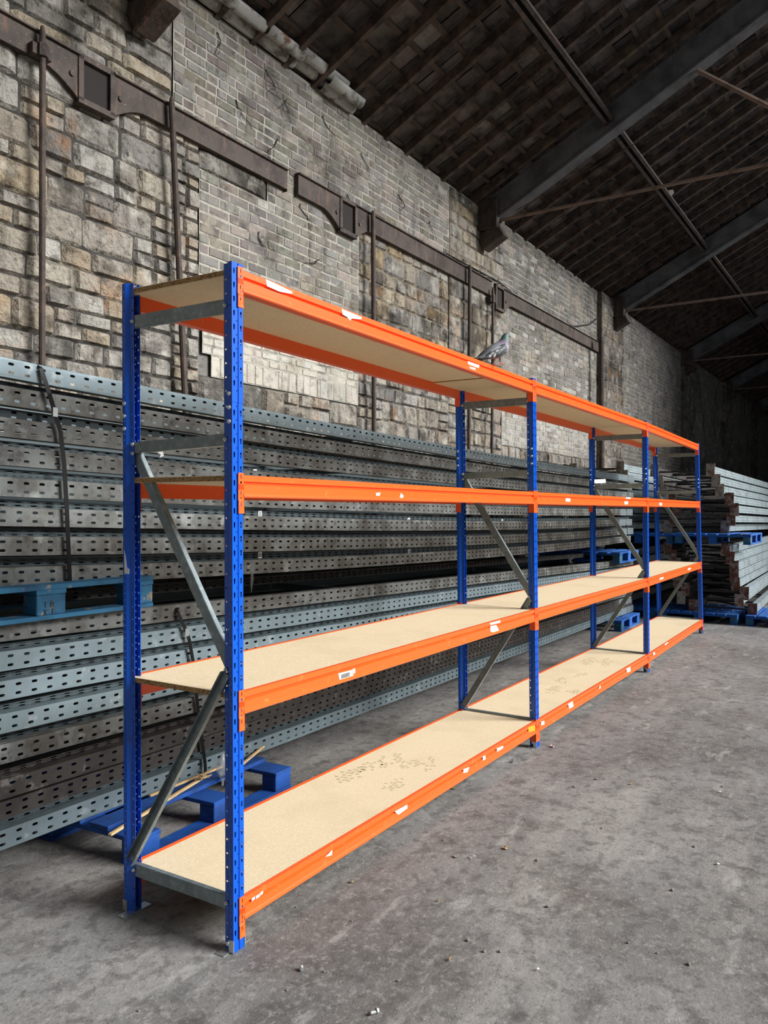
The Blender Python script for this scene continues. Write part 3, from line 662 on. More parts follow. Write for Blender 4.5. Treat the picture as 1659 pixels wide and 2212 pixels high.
# shelf boards
board_lab = {(0, 0): 'bare chipboard shelf on the top level of the nearest bay', (0, 1): 'chipboard shelf on the eye-level tier of the nearest bay',
 (0, 2): 'clean chipboard shelf below eye level in the nearest bay', (0, 3): 'chipboard shelf with tyre and boot marks, bottom of the nearest bay',
 (1, 0): 'chipboard shelf on the top level of the middle bay', (1, 1): 'chipboard shelf on the eye-level tier of the middle bay',
 (1, 2): 'chipboard shelf below eye level in the middle bay', (1, 3): 'boot-marked chipboard shelf at the bottom of the middle bay',
 (2, 0): 'chipboard shelf on the top level of the farthest bay', (2, 1): 'chipboard shelf on the eye-level tier of the farthest bay',
 (2, 2): 'chipboard shelf below eye level in the farthest bay', (2, 3): 'clean chipboard shelf at the bottom of the farthest bay'}
def board(b, l, x0, x1, label, th=.020):
    ya = yat(b, BT[l]); yb = yat(b+1, BT[l]); L = FX[b+1]-FX[b]; a = math.atan2(yb-ya, L)
    q = MB(); D0, D1 = .0185, DEP-.0185; y0 = ya
    q.box(0, x1-x0, D0, D1, -th, 0, 0)
    q.m[0] = q.m[1] = 1; q.m[2] = q.m[3] = 1
    o = build(q, 'shelf_board', ['board', 'edge'], loc=(FX[b]+x0, ya+(yb-ya)*x0/L, BT[l]-.0015), rot=(0, 0, a)); bev(o, .0012)
    tag(o, label, 'shelf board', 'chipboard shelf boards'); return o
BO = {}
for b in range(3):
    L = FX[b+1]-FX[b]
    for l in range(4):
        x0 = .016 if b == 0 else .034; x1 = L+.022
        if (b, l) == (0, 0):
            board(0, 0, .016, 2.52, board_lab[(0, 0)]); board(0, 0, 2.525, x1, 'short chipboard infill at the far end of the nearest bay top shelf', .026); continue
        BO[(b, l)] = board(b, l, x0, x1, board_lab[(b, l)])

# dirty prints on the bottom boards: small smudge patches of dirt lying on the board
dm = mat('dried_mud', (182, 162, 130), 0.95)
def print_marks(b, l, spots_, seed):
    r = random.Random(seed); q = MB(); top = BT[l]-.0009
    org = on_z(*spots_[0][:2], top)
    for (px, py, wd_, hg, ang) in spots_:
        c = on_z(px, py, top)-org; ca, sa = math.cos(ang), math.sin(ang)
        for i in range(9):
            for j in range(5):
                if r.random() < .4: continue
                u = (i/8-.5)*wd_; v = (j/4-.5)*hg
                if (u/wd_*2)**2+(v/hg*2)**2 > 1.1: continue
                w2, h2 = wd_*.03, hg*.085; k = .5 if (i+j) % 2 else -.5
                pts = [(u-w2, v-h2), (u+w2, v-h2+k*h2), (u+w2, v+h2+k*h2), (u-w2, v+h2)]
                q.add([(c.x+x*ca-y*sa, c.y+x*sa+y*ca, 0) for x, y in pts], [(0, 1, 2, 3)])
    o = build(q, 'dirt_print', dm, loc=org); return o
for (b, l, sp, lab, sd) in [(0, 3, [(755, 1675, .30, .11, .2), (800, 1655, .26, .10, -.2), (850, 1695, .2, .09, .1), (845, 1640, .28, .10, .3), (885, 1650, .16, .09, .0), (925, 1650, .24, .08, .4)], 'faint muddy tread marks on the bottom shelf of the nearest bay', 3),
                        (1, 3, [(1195, 1490, .3, .11, .1), (1215, 1470, .25, .1, .3), (1255, 1458, .26, .08, 0), (1275, 1428, .4, .12, .1), (1310, 1430, .4, .1, .2), (1240, 1494, .14, .1, .2)], 'faint muddy tread marks on the bottom shelf of the middle bay', 4)]:
    o = print_marks(b, l, sp, sd); tag(o, lab, 'muddy print', kind='stuff')

# ================================================================== STACKED RACKING FRAMES (left)
def c_section(b, L, H, D, m=0, holes=True, y=0.0, z=0.0, pitch=.075):
    """perforated channel: web faces -y, flanges run back, lips inward"""
    g_ = H*.26
    rows = [(0, H*.16, None), (H*.16, H*.40, (pitch, .03, .0135, .0062, 'slot')), (H*.40, H*.62, None), (H*.62, H*.86, (pitch, .03, .0135, .0062, 'slot')), (H*.86, H, None)]
    if not holes: rows = [(0, H, None)]
    b.strip(lambda u, v: (u, y, z+v), L, rows, m)
    n = max(1, int(L/.6))
    for k in range(n):
        a, c = L*k/n, L*(k+1)/n
        for zz in (0, H): b.add([(a, y, z+zz), (c, y, z+zz), (c, y+D, z+zz), (a, y+D, z+zz)], [(0, 1, 2, 3)], m)
        for z0, z1 in ((0, H*.2), (H*.8, H)): b.add([(a, y+D, z+z0), (c, y+D, z+z0), (c, y+D, z+z1), (a, y+D, z+z1)], [(0, 1, 2, 3)], m)
LF = 10.4
fw = .95
front_me = {}; 
def bow(x, sag): return -4*sag*(x/LF)*(1-x/LF)
def upright_mesh(H, mt, L=LF, sag=0.0):
    k = (round(H, 3), mt, L, sag)
    if k not in front_me:
        b = MB(); c_section(b, L, H, .050); b.v = [(x, y, z+bow(x, sag)) for x, y, z in b.v]; front_me[k] = b.mesh('front_upright', [mt], merge=1e-5)
    return front_me[k]
def rear_mesh(H, sag):
    k = ('rear', round(H, 3), sag)
    if k not in front_me:
        b = MB()
        for i in range(16): b.sweep([(0, 0), (.05, 0), (.05, H), (0, H)], lambda j, p, i=i: (LF*(i+j)/16, p[0], p[1]+bow(LF*(i+j)/16, sag)), close=True, caps=i in (0, 15))
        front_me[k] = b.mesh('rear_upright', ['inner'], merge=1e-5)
    return front_me[k]
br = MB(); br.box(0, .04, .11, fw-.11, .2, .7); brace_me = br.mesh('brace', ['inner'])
sl = MB(); c_section(sl, .28, .088, .02, y=-.004, z=-.002); sleeve_me = sl.mesh('splice_plate', ['galv'], merge=1e-5)
def lay_frame(x, y, za, zb, H, mt, label, group, slev=False, yaw=-0.010, sag=0.0):
    """za: height of the near end underside (at X=-0.13), zb: at X=9.5"""
    pit = -math.atan2(zb-za, 9.63)
    t = empty('racking_frame', (x, y, za-(zb-za)/9.63*(-0.13-x)*-1*-1), (0, pit, yaw)); tag(t, label, 'racking frame', group)
    o = link('front_upright', upright_mesh(H, mt, sag=sag), t); solid(o, .002, 1)
    link('rear_upright', rear_mesh(H, sag), t, (0, fw-.07, 0))
    for k in (.3, 3.5, 7.0, 10.2): link('brace', brace_me, t, (k, 0, bow(k, sag))).scale = (1, 1, H)
    if slev:
        for k in (LF-.62, LF-.29): link('splice_plate', sleeve_me, t, (k, 0, bow(k, sag)))
    return t
ordn = ['topmost', 'second from the top', 'third from the top', 'fourth from the top', 'fifth from the top', 'sixth from the top', 'seventh from the top', 'lowest']
U = [(2.122, 1.99), (2.007, 1.866), (1.873, 1.75), (1.753, 1.635), (1.624, 1.515), (1.500, 1.375), (1.374, 1.25), (1.247, 1.14)]
U = [(a+.29*q, b_) for (a, b_), q in zip(U, [.045, .038, .03, .038, .045, .055, .06, .065])]
um = ['galv_b', 'dirty', 'dirty', 'dirty', 'dirty', 'dirty', 'dirty', 'dirty']
for k, (a, b_) in enumerate(U):
    mt = um[k]; jx = random.uniform(-.12, .12); sg = [.045, .038, .03, .038, .045, .055, .06, .065][k]
    lay_frame(-.95+jx, 1.188, a, b_, .080, mt, 'perforated grey racking frame, upper left pile, front row, '+ordn[k], 'frames in the upper left pile', slev=k in (0, 3, 4, 5, 6), sag=sg)
    if k < 7:
        a2, b2 = U[k+1][0]+.0805, U[k+1][1]+.0805; H = a-a2-.002
        H = max(.02, H-.008)
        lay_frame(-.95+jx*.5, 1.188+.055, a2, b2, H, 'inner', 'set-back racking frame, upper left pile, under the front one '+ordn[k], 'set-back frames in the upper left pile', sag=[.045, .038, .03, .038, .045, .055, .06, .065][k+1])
Lw = [(1.018, .80), (.893, .70), (.770, .60), (.632, .49), (.505, .38), (.357, .275), (.1455, .1455)]
lm = ['dirty', 'galv_b', 'galv_b', 'galv_b', 'dirty', 'black_steel', 'galv_b']
od2 = ordn[:6]+['lowest, resting on the blue pallets']
for k, (a, b_) in enumerate(Lw):
    jx = random.uniform(-.12, .12)
    lay_frame(-.95+jx, 1.182, a, b_, .082, lm[k], 'perforated racking frame, lower left pile, front row, '+od2[k], 'frames in the lower left pile', slev=k in (1, 3, 5, 6))
    if k < 6:
        a2, b2 = Lw[k+1][0]+.0825, Lw[k+1][1]+.0825; H = max(.022, min(a-a2, b_-b2)-.002)
        if k == 5:
            lay_frame(-.95, 1.185, a2+.045, b2+.012, .072, 'black_steel', 'sooty racking frame squeezed just above the lowest one, lower left pile', 'set-back frames in the lower left pile')
            H = .04
        lay_frame(-.95+jx*.5, 1.182+.055, a2, b2, H, 'inner' if k not in (4,) else 'black_steel', 'set-back racking frame, lower left pile, under the front one '+od2[k], 'set-back frames in the lower left pile')

for k, (yy, za, zb) in enumerate([(1.52, 1.125, .93), (1.60, 1.20, 1.04)]):
    lay_frame(-.9, yy, za, zb, .05, 'black_steel', ['dark racking frame lying deep in the gap between the left piles, lower one', 'dark racking frame lying deep in the gap between the left piles, upper one'][k], 'frames deep between the left piles')
# small white letter stickers on the set-back frames
def dlabel(px, py, s_, kind, lab):
    p = on_y(px, py, 1.2290, -.0100); r = empty('letter_sticker', p, (0, 0, -.01)); tag(r, lab, 'sticker')
    q = MB(); q.box(-s_, s_, 0, .001, -s_*1.15, s_*1.15); build(q, 'paper', 'white', r)
    g_ = MB()
    if kind == 'D':   # a letter D turned on its side, bow upward
        n = 10; ro, ri = s_*.62, s_*.38
        pts = [(math.cos(PI*i/n), math.sin(PI*i/n)) for i in range(n+1)]
        for i in range(n):
            (a, b), (c, d) = pts[i], pts[i+1]
            g_.add([(a*ro, -.0006, b*ro*1.2-.2*s_), (c*ro, -.0006, d*ro*1.2-.2*s_), (c*ri, -.0006, d*ri*1.2-.2*s_), (a*ri, -.0006, b*ri*1.2-.2*s_)], [(0, 1, 2, 3)])
        g_.box(-ro, ro, -.0008, -.0004, -s_*.62, -s_*.38); g_.box(-ro, -ri, -.0008, -.0004, -s_*.5, -s_*.15); g_.box(ri, ro, -.0008, -.0004, -s_*.5, -s_*.15)
    else:
        n = 12
        for i in range(n):
            a0, a1 = 2*PI*i/n, 2*PI*(i+1)/n
            g_.add([(math.cos(a)*k*s_, -.0006, math.sin(a)*k*1.4*s_) for a, k in ((a0, .55), (a1, .55), (a1, .3), (a0, .3))], [(0, 1, 2, 3)])
        g_.box(-.12*s_, .12*s_, -.0008, -.0004, -.1*s_, .75*s_)
    build(g_, 'letter', 'ink', r)
dlabel(562, 1110, .0165, 'D', 'small white sticker with a sideways letter, the middle one beside the nearest post')
dlabel(562, 1199, .0165, 'D', 'small white sticker with a sideways letter, the lowest one beside the nearest post')
dlabel(551, 1020, .0165, 'D', 'small white sticker with a sideways letter, just above the eye-level orange beam')
dlabel(883, 1124, .017, 'o', 'small white oval-marked sticker halfway along the pile, upper of two')
dlabel(884, 1192, .017, 'o', 'small white oval-marked sticker halfway along the pile, lower of two')
dlabel(1085, 1126, .017, 'o', 'small white oval-marked sticker seen through the second frame')

def strap(pts, lab, w=.011, clip=True):
    P = [Vector(p) for p in pts]; e = empty('packing_strap', P[0]); tag(e, lab, 'strap'); q = MB()
    for i in range(len(P)-1):
        a, b = P[i]-P[0], P[i+1]-P[0]; d = (b-a).normalized(); s_ = d.cross(Vector((0, 1, 0))).normalized()*w
        q.add([a-s_, a+s_, b+s_, b-s_], [(0, 1, 2, 3)])
    o = build(q, 'band', 'black', e, merge=1e-4); solid(o, .002)
    if clip:
        c = (P[2]+P[3])/2-P[0]; q = MB(); q.box(c.x-w*1.1, c.x+w*1.1, c.y-.006, c.y+.006, c.z-.02, c.z+.02); build(q, 'metal_clip', 'zinc', e)
def sp(px, py, y=1.150): return on_y(px, py, y)
strap([sp(83, 787, 1.19), sp(88, 795, 1.165), sp(106, 850), sp(130, 930), sp(138, 1000), sp(144, 1100), sp(151, 1272, 1.155)], 'shiny black packing strap down the left of the upper pile')
strap([sp(378, 1306, 1.18), sp(384, 1325, 1.145), sp(397, 1352, 1.14), sp(408, 1380, 1.135), sp(417, 1430, 1.14), sp(430, 1560, 1.145), sp(443, 1650, 1.14), sp(444, 1690, 1.13)], 'black packing strap down the lower pile behind the first frame')
strap([on_y(x, y, 1.09, 0) for x, y in ((1283, 1058), (1285, 1090), (1288, 1120), (1287, 1150), (1284, 1172))], 'thin dark wire hanging over the far end of the upper pile', w=.004, clip=False)

# torn plastic and paper bits caught on the piles
def scrap(pts, m_, name, lab, cat, th=.001):
    P = [Vector(p) for p in pts]; q = MB(); q.add([p-P[0] for p in P], [(0, i, i+1) for i in range(1, len(P)-1)])
    o = build(q, name, m_, loc=P[0]); solid(o, th); return tag(o, lab, cat)
scrap([sp(339, 977, 1.15), sp(352, 975, 1.14), sp(354, 985, 1.13), sp(345, 989, 1.14), sp(347, 982, 1.12)], 'white', 'paper_scrap', 'small white torn scrap hanging under the nearest upper cross brace', 'paper scrap')
scrap([sp(541, 1228, 1.13), sp(546, 1222, 1.12), sp(548, 1250, 1.11), sp(543, 1280, 1.12), sp(541, 1262, 1.14), sp(545, 1245, 1.10)], 'film', 'plastic_strip', 'thin clear plastic strip hanging right of the nearest post', 'plastic strip')
scrap([sp(312, 1250, 1.12), sp(326, 1252, 1.11), sp(320, 1262, 1.1), sp(318, 1290, 1.12), sp(315, 1306, 1.12), sp(314, 1270, 1.13)], 'leaf', 'torn_card', 'torn brown card hanging beside the left rear post', 'card scrap')
scrap([on_y(1284, 1036, .5, 0), on_y(1308, 1035, .5, 0), on_y(1308, 1043, .5, 0), on_y(1284, 1044, .5, 0)], 'white', 'paper_label', 'white paper label on the third frame upper cross brace', 'paper label')

rp = []
for x, y in ((1444, 411), (1454, 410), (1456, 416), (1450, 423), (1446, 417)):
    d = ray(x, y); rp.append(CP+d*((7.66-CP.x)/d.x))
scrap(rp, 'white', 'white_rag', 'small white rag caught on the tie rod of the nearest full truss', 'rag', .004)
# ================================================================== PALLETS
def pallet(loc, rot, lab, mt='pal', LX=1.0, LY=1.2, H=.144, skip=0, end_mark=None):
    """blocks in a 3x3 grid, bottom boards along x, stringer boards along y, deck boards along x"""
    t = empty('pallet', loc, (0, 0, rot)); tag(t, lab, 'pallet', 'blue wooden pallets')
    ys = [0, (LY-.10)/2, LY-.10]; xs = [0, (LX-.145)/2, LX-.145]
    for y in ys:
        b = MB(); b.box(0, LX, y, y+.10, 0, .02); bev(build(b, 'bottom_board', mt, t), .002)
        for x in xs:
            b = MB(); b.box(x+.002, x+.143, y+.002, y+.098, .02, H-.042); bev(build(b, 'block', mt if mt != 'pal' or (x+y) % .3 > .1 else 'palw', t), .004)
    for x in xs:
        b = MB(); b.box(x, x+.145, 0, LY, H-.042, H-.022); bev(build(b, 'stringer_board', mt, t), .002)
    n = 7; w = .12; gp = (LY-n*w)/(n-1)
    for k in range(skip, n):
        b = MB(); y = k*(w+gp); b.box(0, LX, y, y+w, H-.022, H); bev(build(b, 'deck_board', mt, t), .002)
    return t
pallet((.285, .825, 0), math.radians(3), 'blue pallet under the lower pile, poking out behind the nearest frame', 'pal0', LX=1.16, skip=1)
pallet((8.35, .93, 0), math.radians(1), 'blue pallet on the floor under the far end of the lower pile', LX=1.0, skip=0)
mp_ = pallet((-.52, 1.085, 1.098), math.radians(-.5), 'blue pallet with stamped blocks wedged between the two left piles', 'palw', LX=1.12, LY=1.1, H=.150)
pallet((8.35, .955, .885), math.radians(1), 'blue pallet between the two piles at their far end, partly hidden', 'pal', LX=1.02, LY=1.1, H=.144)
# stamped letters on the near block
def glyph(ch, q, x, z, s_, y):
    S = {'T': [(0, 1, 1, 1), (.5, 0, .5, 1)], 'B': [(0, 0, 0, 1), (0, 1, .7, 1), (.7, 1, .7, .55), (0, .5, .8, .5), (.8, .5, .8, 0), (0, 0, .8, 0)], 'X': [(0, 0, .8, 1), (0, 1, .8, 0)], 'E': [(0, 0, 0, 1), (0, 1, .7, 1), (0, .5, .6, .5), (0, 0, .7, 0)]}[ch]
    for a, b, c, d in S:
        p0, p1 = Vector((x+a*s_*.7, y, z+b*s_)), Vector((x+c*s_*.7, y, z+d*s_)); dd = (p1-p0)
        q.obox((p0+p1)/2, dd/2, Vector((0, .0006, 0)), dd.normalized().cross(Vector((0, 1, 0)))*s_*.07)
q = MB(); by = -.0004
bx = .12+.52-.075
for ch, x, z in (('T', 0, .054), ('B', .034, .054), ('X', 0, .023), ('T', .034, .023)): glyph(ch, q, .522+x, z, .022, by)
mp_blocks = [c for c in mp_.children if c.name.startswith('block')]
build(q, 'stamp', 'ink', mp_blocks[1])

# sticks and film on the near pallet
def stick(a, b, r, lab):
    a, b = Vector(a), Vector(b); q = MB(); d = (b-a); s_ = d.cross(Vector((0, 0, 1))).normalized()*r
    q.obox(d/2, d/2, s_, Vector((0, 0, r*.6))); o = build(q, 'wooden_batten', 'wood', loc=a); bev(o, .003); tag(o, lab, 'batten', 'loose battens on the near pallet')
stick((.20, .90, .157), (.98, 1.10, .157), .010, 'pale split batten lying across the near pallet, its end poking left past the rear post')
stick((.62, 1.12, .158), (1.15, 1.135, .158), .009, 'short pale batten tucked against the lowest frame')
stick((.98, .95, .176), (1.62, 1.20, .168), .009, 'pale batten running to the right end of the near pallet')
q = MB(); rr = random.Random(3)
c0 = Vector((1.03, 1.02, .10)); pv = []
for j in range(9):
    for i in range(12):
        a = 2*PI*i/12; rad = (.006+.026*math.sin(PI*min(1, j/7)))*(1+.25*rr.uniform(-1, 1)); pv.append((rad*math.cos(a), rad*math.sin(a)*.8, .09-.19*j/8*.9))
q.add(pv, [(j*12+i, j*12+(i+1) % 12, (j+1)*12+(i+1) % 12, (j+1)*12+i) for j in range(8) for i in range(12)])
o = build(q, 'plastic_film', 'film', loc=c0+Vector((0, 0, .09)), smooth=True); tag(o, 'crumpled clear plastic film hanging over the near pallet', 'plastic film')
q = MB()
for i in range(14): q.tube([(0, 0, 0)]+[(rr.uniform(-.05, .05), rr.uniform(-.03, .03), rr.uniform(.0, .03)) for _ in range(3)], .0016, 4)
o = build(q, 'string_tangle', 'wood', loc=(.93, 1.06, .165)); tag(o, 'small tangle of pale string beside the strap end on the near pallet', 'string')

# ================================================================== RIGHT-HAND FRAME PILES (end-on, with foot plates)
plate = MB()
plate.strip(lambda u, v: (0, v, u), .185, [(0, .02, None), (.02, .045, (.14, .0925-.07+.0, .006, .006, 'round')), (.045, .072, None), (.072, .097, (.14, .0225, .006, .006, 'round')), (.097, .118, None)])
plate_me = plate.mesh('base_plate', ['rust'], merge=1e-5); plate_me2 = plate.mesh('base_plate', ['rust_grey'], merge=1e-5)
ru = MB(); 
ru.strip(lambda u, v: (u, 0, v), 7.0, [(0, .02, None), (.02, .036, (.05, .02, .012, .004, 'slot')), (.036, .060, None), (.060, .076, (.05, .02, .012, .004, 'slot')), (.076, .1, None)])
ru.add([(0, 0, .1), (7, 0, .1), (7, .08, .1), (0, .08, .1)], [(0, 1, 2, 3)]); ru.add([(0, 0, 0), (7, 0, 0), (7, .08, 0), (0, .08, 0)], [(0, 1, 2, 3)])
M['galv_l'] = mat('pale_galvanised_steel', (146, 158, 162), 0.45, 0.3, spots=[((120, 126, 126), 0.7, 5, 0.5, 0.62, 6), ((92, 80, 70), 0.6, 9, 0.6, 0.68, 5)])
ru_me = ru.mesh('right_upright', ['galv_l'], merge=1e-5); lu_me = ru.mesh('left_upright', ['black_steel'], merge=1e-5)  # left uprights darkened in colour to stand for shade inside the piles
b = MB(); b.obox((0, .5, .04), (.018, 0, 0), (0, .40, 0), (0, 0, .012)); M['dark_steel'] = mat('unlit_dark_steel', (40, 38, 37), 0.45, 0.3, spots=[((120, 124, 126), 0.6, (4, 4, 20), 0.62, 0.68, 3)])  # strut colour carries the shade of the gaps, pale streaks painted as highlights
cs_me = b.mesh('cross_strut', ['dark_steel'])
ds_me = []
for q_ in (((0, .1, .055), (.8, .9, .055)), ((0, .9, .055), (.8, .1, .055))):
    b = MB(); p0, p1 = Vector(q_[0]), Vector(q_[1]); d = p1-p0; b.obox((p0+p1)/2, d/2, d.cross(Vector((0, 0, 1))).normalized()*.016, (0, 0, .010)); ds_me.append(b.mesh('diagonal_strut', ['dark_steel']))
def end_frame(x, y, z, width, yaw, pit, label, group, grey=False):
    t = empty('racking_frame', (x, y, z), (0, pit, yaw)); tag(t, label, 'racking frame', group)
    o = link('right_upright', ru_me, t); solid(o, .003, 1)
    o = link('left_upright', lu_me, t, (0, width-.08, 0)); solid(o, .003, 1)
    for yy in (-.02, width-.10):
        o = link('base_plate', plate_me2 if grey else plate_me, t, (-.006, yy, -.045+random.uniform(-.01, .01)), (random.uniform(-.06, .06), 0, 0)); solid(o, .008)
    for k in (0, 1, 2): link('cross_strut', cs_me, t, (.12+k*.9, 0, 0)).scale = (1, width, 1)
    for k in (0, 1, 2): link('diagonal_strut', ds_me[k % 2], t, (.2+k*.9, 0, 0)).scale = (1, width, 1)
    return t
ru_up = [(1537, 1015, 2.13), (1548, 1042, 1.985), (1556, 1060, 1.85), (1577, 1075, 1.71), (1588, 1095, 1.575), (1580, 1115, 1.44), (1566, 1135, 1.31)]
for k, (px, py, z) in enumerate(ru_up):
    p = on_wall(px, py); d = ray(px, 1105); t = (10.0-CP.x)/d.x; y = CP.y+d.y*t
    end_frame(10.0+.02*k, y-.02, z-.02, .86, -.005+.004*(k-3), .012, 'racking frame with rusty foot plates, upper right pile, '+ordn[k], 'frames in the upper right pile', grey=k in (0, 1, 2, 6))
ru_lo = [(1568, .98), (1578, .84), (1588, .715), (1588, .575), (1592, .44), (1610, .33), (1600, .245), (1628, .19)]
lab_lo = ['topmost', 'second from the top', 'third from the top', 'fourth from the top', 'fifth from the top', 'third from the bottom', 'second from the bottom', 'lowest, jutting toward the pallet']
for k, (px, z) in enumerate(ru_lo):
    d = ray(px, 1105); X = 10.0; t = (X-CP.x)/d.x; y = CP.y+d.y*t
    z = .16+(.98-.16)*(7-k)/7
    end_frame(X, y-.03, z, .86, .004*(k-3), -.006, 'racking frame with rusty foot plates, lower right pile, '+lab_lo[k], 'frames in the lower right pile', grey=k in (6,))
for k in range(8):
    end_frame(9.95+.03*(k % 3), 1.38-.03*k % .1, 1.30+.125*k-(.0), .80, -.012, 0.01, 'racking frame, upper pile beyond the left piles, '+ordn[7-k], 'frames in the pile behind the far post', grey=k > 5)
for k in range(6):
    end_frame(9.98+.03*(k % 2), 1.36+.03*(k % 3), .18+.135*k, .80, -.012, 0.0, 'racking frame, low pile beyond the left pile end, '+(['lowest']+ordn[1:6][::-1])[k], 'frames in the low pile behind the far post')
pallet((9.86, -1.35, 0), math.radians(0), 'blue pallet on the floor under the right pile, nearest the right edge', LX=1.2, LY=1.0)
pallet((9.84, -.25, 0), math.radians(-1), 'blue pallet on the floor under the right pile, just right of the far post', LX=1.2, LY=1.05)
pallet((9.90, .86, 0), math.radians(1), 'blue pallet on the floor hidden behind the far post', LX=1.2, LY=1.0)
pallet((9.80, -.42, 1.115), math.radians(0), 'blue pallet between the two right piles, sticking out to the right', LX=1.2, LY=1.0)
pallet((9.88, .62, 1.10), math.radians(1), 'blue pallet between the right piles, behind the far post', LX=1.2, LY=1.0)
scrap([(9.80, -.22, 1.265), (9.80, -.30, 1.27), (9.95, -.36, 1.265), (9.95, -.2, 1.262)], 'wood', 'cardboard_strip', 'pale strip of cardboard on the pallet between the right piles', 'cardboard')

# ================================================================== PIGEON
def pigeon():
    DZ = -.022
    px, py = 2.262, 0.012
    yaw = math.atan2(-.35, .94)
    t = empty('pigeon', (px, py, BT[0]+.001), (0, 0, yaw)); t.scale = (.94, .94, .94); tag(t, 'grey pigeon with barred wings and green neck standing on the top orange beam', 'pigeon')
    # spine stations: (x, z, ry, rz, colour)
    G = (.13, .14, .155); LG = (.17, .175, .195); GR = (.035, .13, .095); PU = (.15, .095, .155); HD = (.085, .10, .115); DK = (.03, .033, .037)
    st = [(-.185, .040, .020, .004, DK), (-.16, .045, .026, .007, DK), (-.12, .056, .030, .012, G), (-.085, .074, .040, .026, LG), (-.045, .092, .052, .042, LG), (-.005, .106, .058, .050, LG),
          (.030, .122, .055, .050, LG), (.058, .143, .048, .046, PU), (.072, .166, .038, .036, PU), (.079, .187, .029, .028, GR), (.083, .204, .0225, .022, GR), (.090, .217, .0195, .0195, HD), (.101, .2245, .0175, .018, HD), (.113, .2235, .013, .013, HD), (.121, .2205, .006, .006, HD)]
    b = MB(); n = 16; rings = []
    for i, (x, z, ry, rz, c) in enumerate(st):
        a = st[max(i-1, 0)]; e = st[min(i+1, len(st)-1)]; d = Vector((e[0]-a[0], 0, e[1]-a[1])).normalized(); u = Vector((-d.z, 0, d.x))
        if u.z < 0: u = -u
        rings.append([Vector((x, 0, z))+Vector((0, 1, 0))*ry*math.cos(2*PI*k/n)+u*rz*math.sin(2*PI*k/n) for k in range(n)])
    for i in range(len(st)-1):
        vs = rings[i]+rings[i+1]
        for k in range(n): b.add([rings[i][k], rings[i][(k+1) % n], rings[i+1][(k+1) % n], rings[i+1][k]], [(0, 1, 2, 3)], 0, mixc(st[i][4], st[i+1][4], .5))
    b.add(rings[0], [tuple(range(n))], 0, DK); b.add(rings[-1], [tuple(range(n))[::-1]], 0, HD)
    o = build(b, 'body', 'bird', t, loc=(0, 0, DZ), smooth=True, merge=1e-5, colors=True)
    md = o.modifiers.new('sub', 'SUBSURF'); md.levels = 1; md.render_levels = 1
    for s_ in (-1, 1):
        w = MB(); nu, nv = 12, 7
        def wp(u, v):   # u along wing 0 shoulder..1 tip, v 0 top..1 bottom
            x = .052-.205*u; zc = .130-.085*u-.01*u*u; h = .040*math.sin(PI*min(1, .22+u*.78))**.7*(1-.45*u)
            z = zc+h*(1-2*v)*.95; 
            yy = s_*(.050+.010*math.sin(PI*v))*(1-.62*u**2.0)+s_*.004
            if v < .2: yy *= .88
            return Vector((x, yy, z))
        for i in range(nu):
            for j in range(nv):
                u, v = (i+.5)/nu, (j+.5)/nv
                c = (.05, .052, .058)
                if u < .45: c = (.12, .125, .14) if ((i*7+j*5) % 4 == 0) else (.035, .038, .042)
                if u < .1: c = (.2, .21, .235)
                if abs(u-(.50+.16*(v-.5))) < .035 or abs(u-(.68+.16*(v-.5))) < .035: c = (.34, .35, .37) if .3 < v else (.05, .05, .05)
                elif u >= .45: c = (.018, .018, .021)
                w.add([wp(i/nu, j/nv), wp((i+1)/nu, j/nv), wp((i+1)/nu, (j+1)/nv), wp(i/nu, (j+1)/nv)], [(0, 1, 2, 3)], 0, c)
        o = build(w, 'wing', 'bird', t, loc=(0, 0, DZ), smooth=True, merge=1e-5, colors=True); solid(o, .008, -1)
        l = MB(); x = -.002 if s_ > 0 else .018
        l.tube([(x, s_*.020, .060), (x+.004, s_*.020, .036), (x, s_*.020, .020)], [.012, .008, .0042], 8, 1, (.3, .3, .33))
        l.tube([(x, s_*.020, .028), (x+.002, s_*.020, .004)], .0035, 6)
        for a in (-.5, 0, .5): l.tube([(x, s_*.020, .005), (x+.015*math.cos(a), s_*.020+.015*math.sin(a), .005), (x+.028*math.cos(a), s_*.020+.028*math.sin(a), .001)], [.003, .0026, .001], 5)
        l.tube([(x, s_*.020, .005), (x-.016, s_*.020, .001)], [.0028, .001], 5)
        build(l, 'leg', ['redleg', 'pebble'], t)
        e = MB(); cx, cz = .103, .227
        for ring_, (rad, mt) in enumerate(((.0036, 0),)):
            e.tube([(cx, s_*.0145, cz), (cx, s_*.0172, cz)], [rad, rad*.6], 8)
        build(e, 'eye', 'eye', t, loc=(0, 0, DZ))
    k = MB(); k.tube([(.117, 0, .2215), (.128, 0, .2195), (.139, 0, .214)], [.0048, .0034, .0010], 8); build(k, 'beak', 'beak', t, loc=(0, 0, DZ))
    k = MB(); k.tube([(.117, 0, .2255), (.124, 0, .2235)], [.0042, .002], 8); build(k, 'cere', 'white', t, loc=(0, 0, DZ))
    k = MB()
    for f in range(5):
        a = (f-2)*.07; k.obox((-.175, math.sin(a)*.05, .040-.001*f), Vector((.055*math.cos(a), .055*math.sin(a), .016)), Vector((-math.sin(a), math.cos(a), 0))*.010, Vector((0, 0, .0015)), 0, (.06, .062, .07))
    build(k, 'tail', 'bird', t, loc=(0, 0, DZ), colors=True)
pigeon()

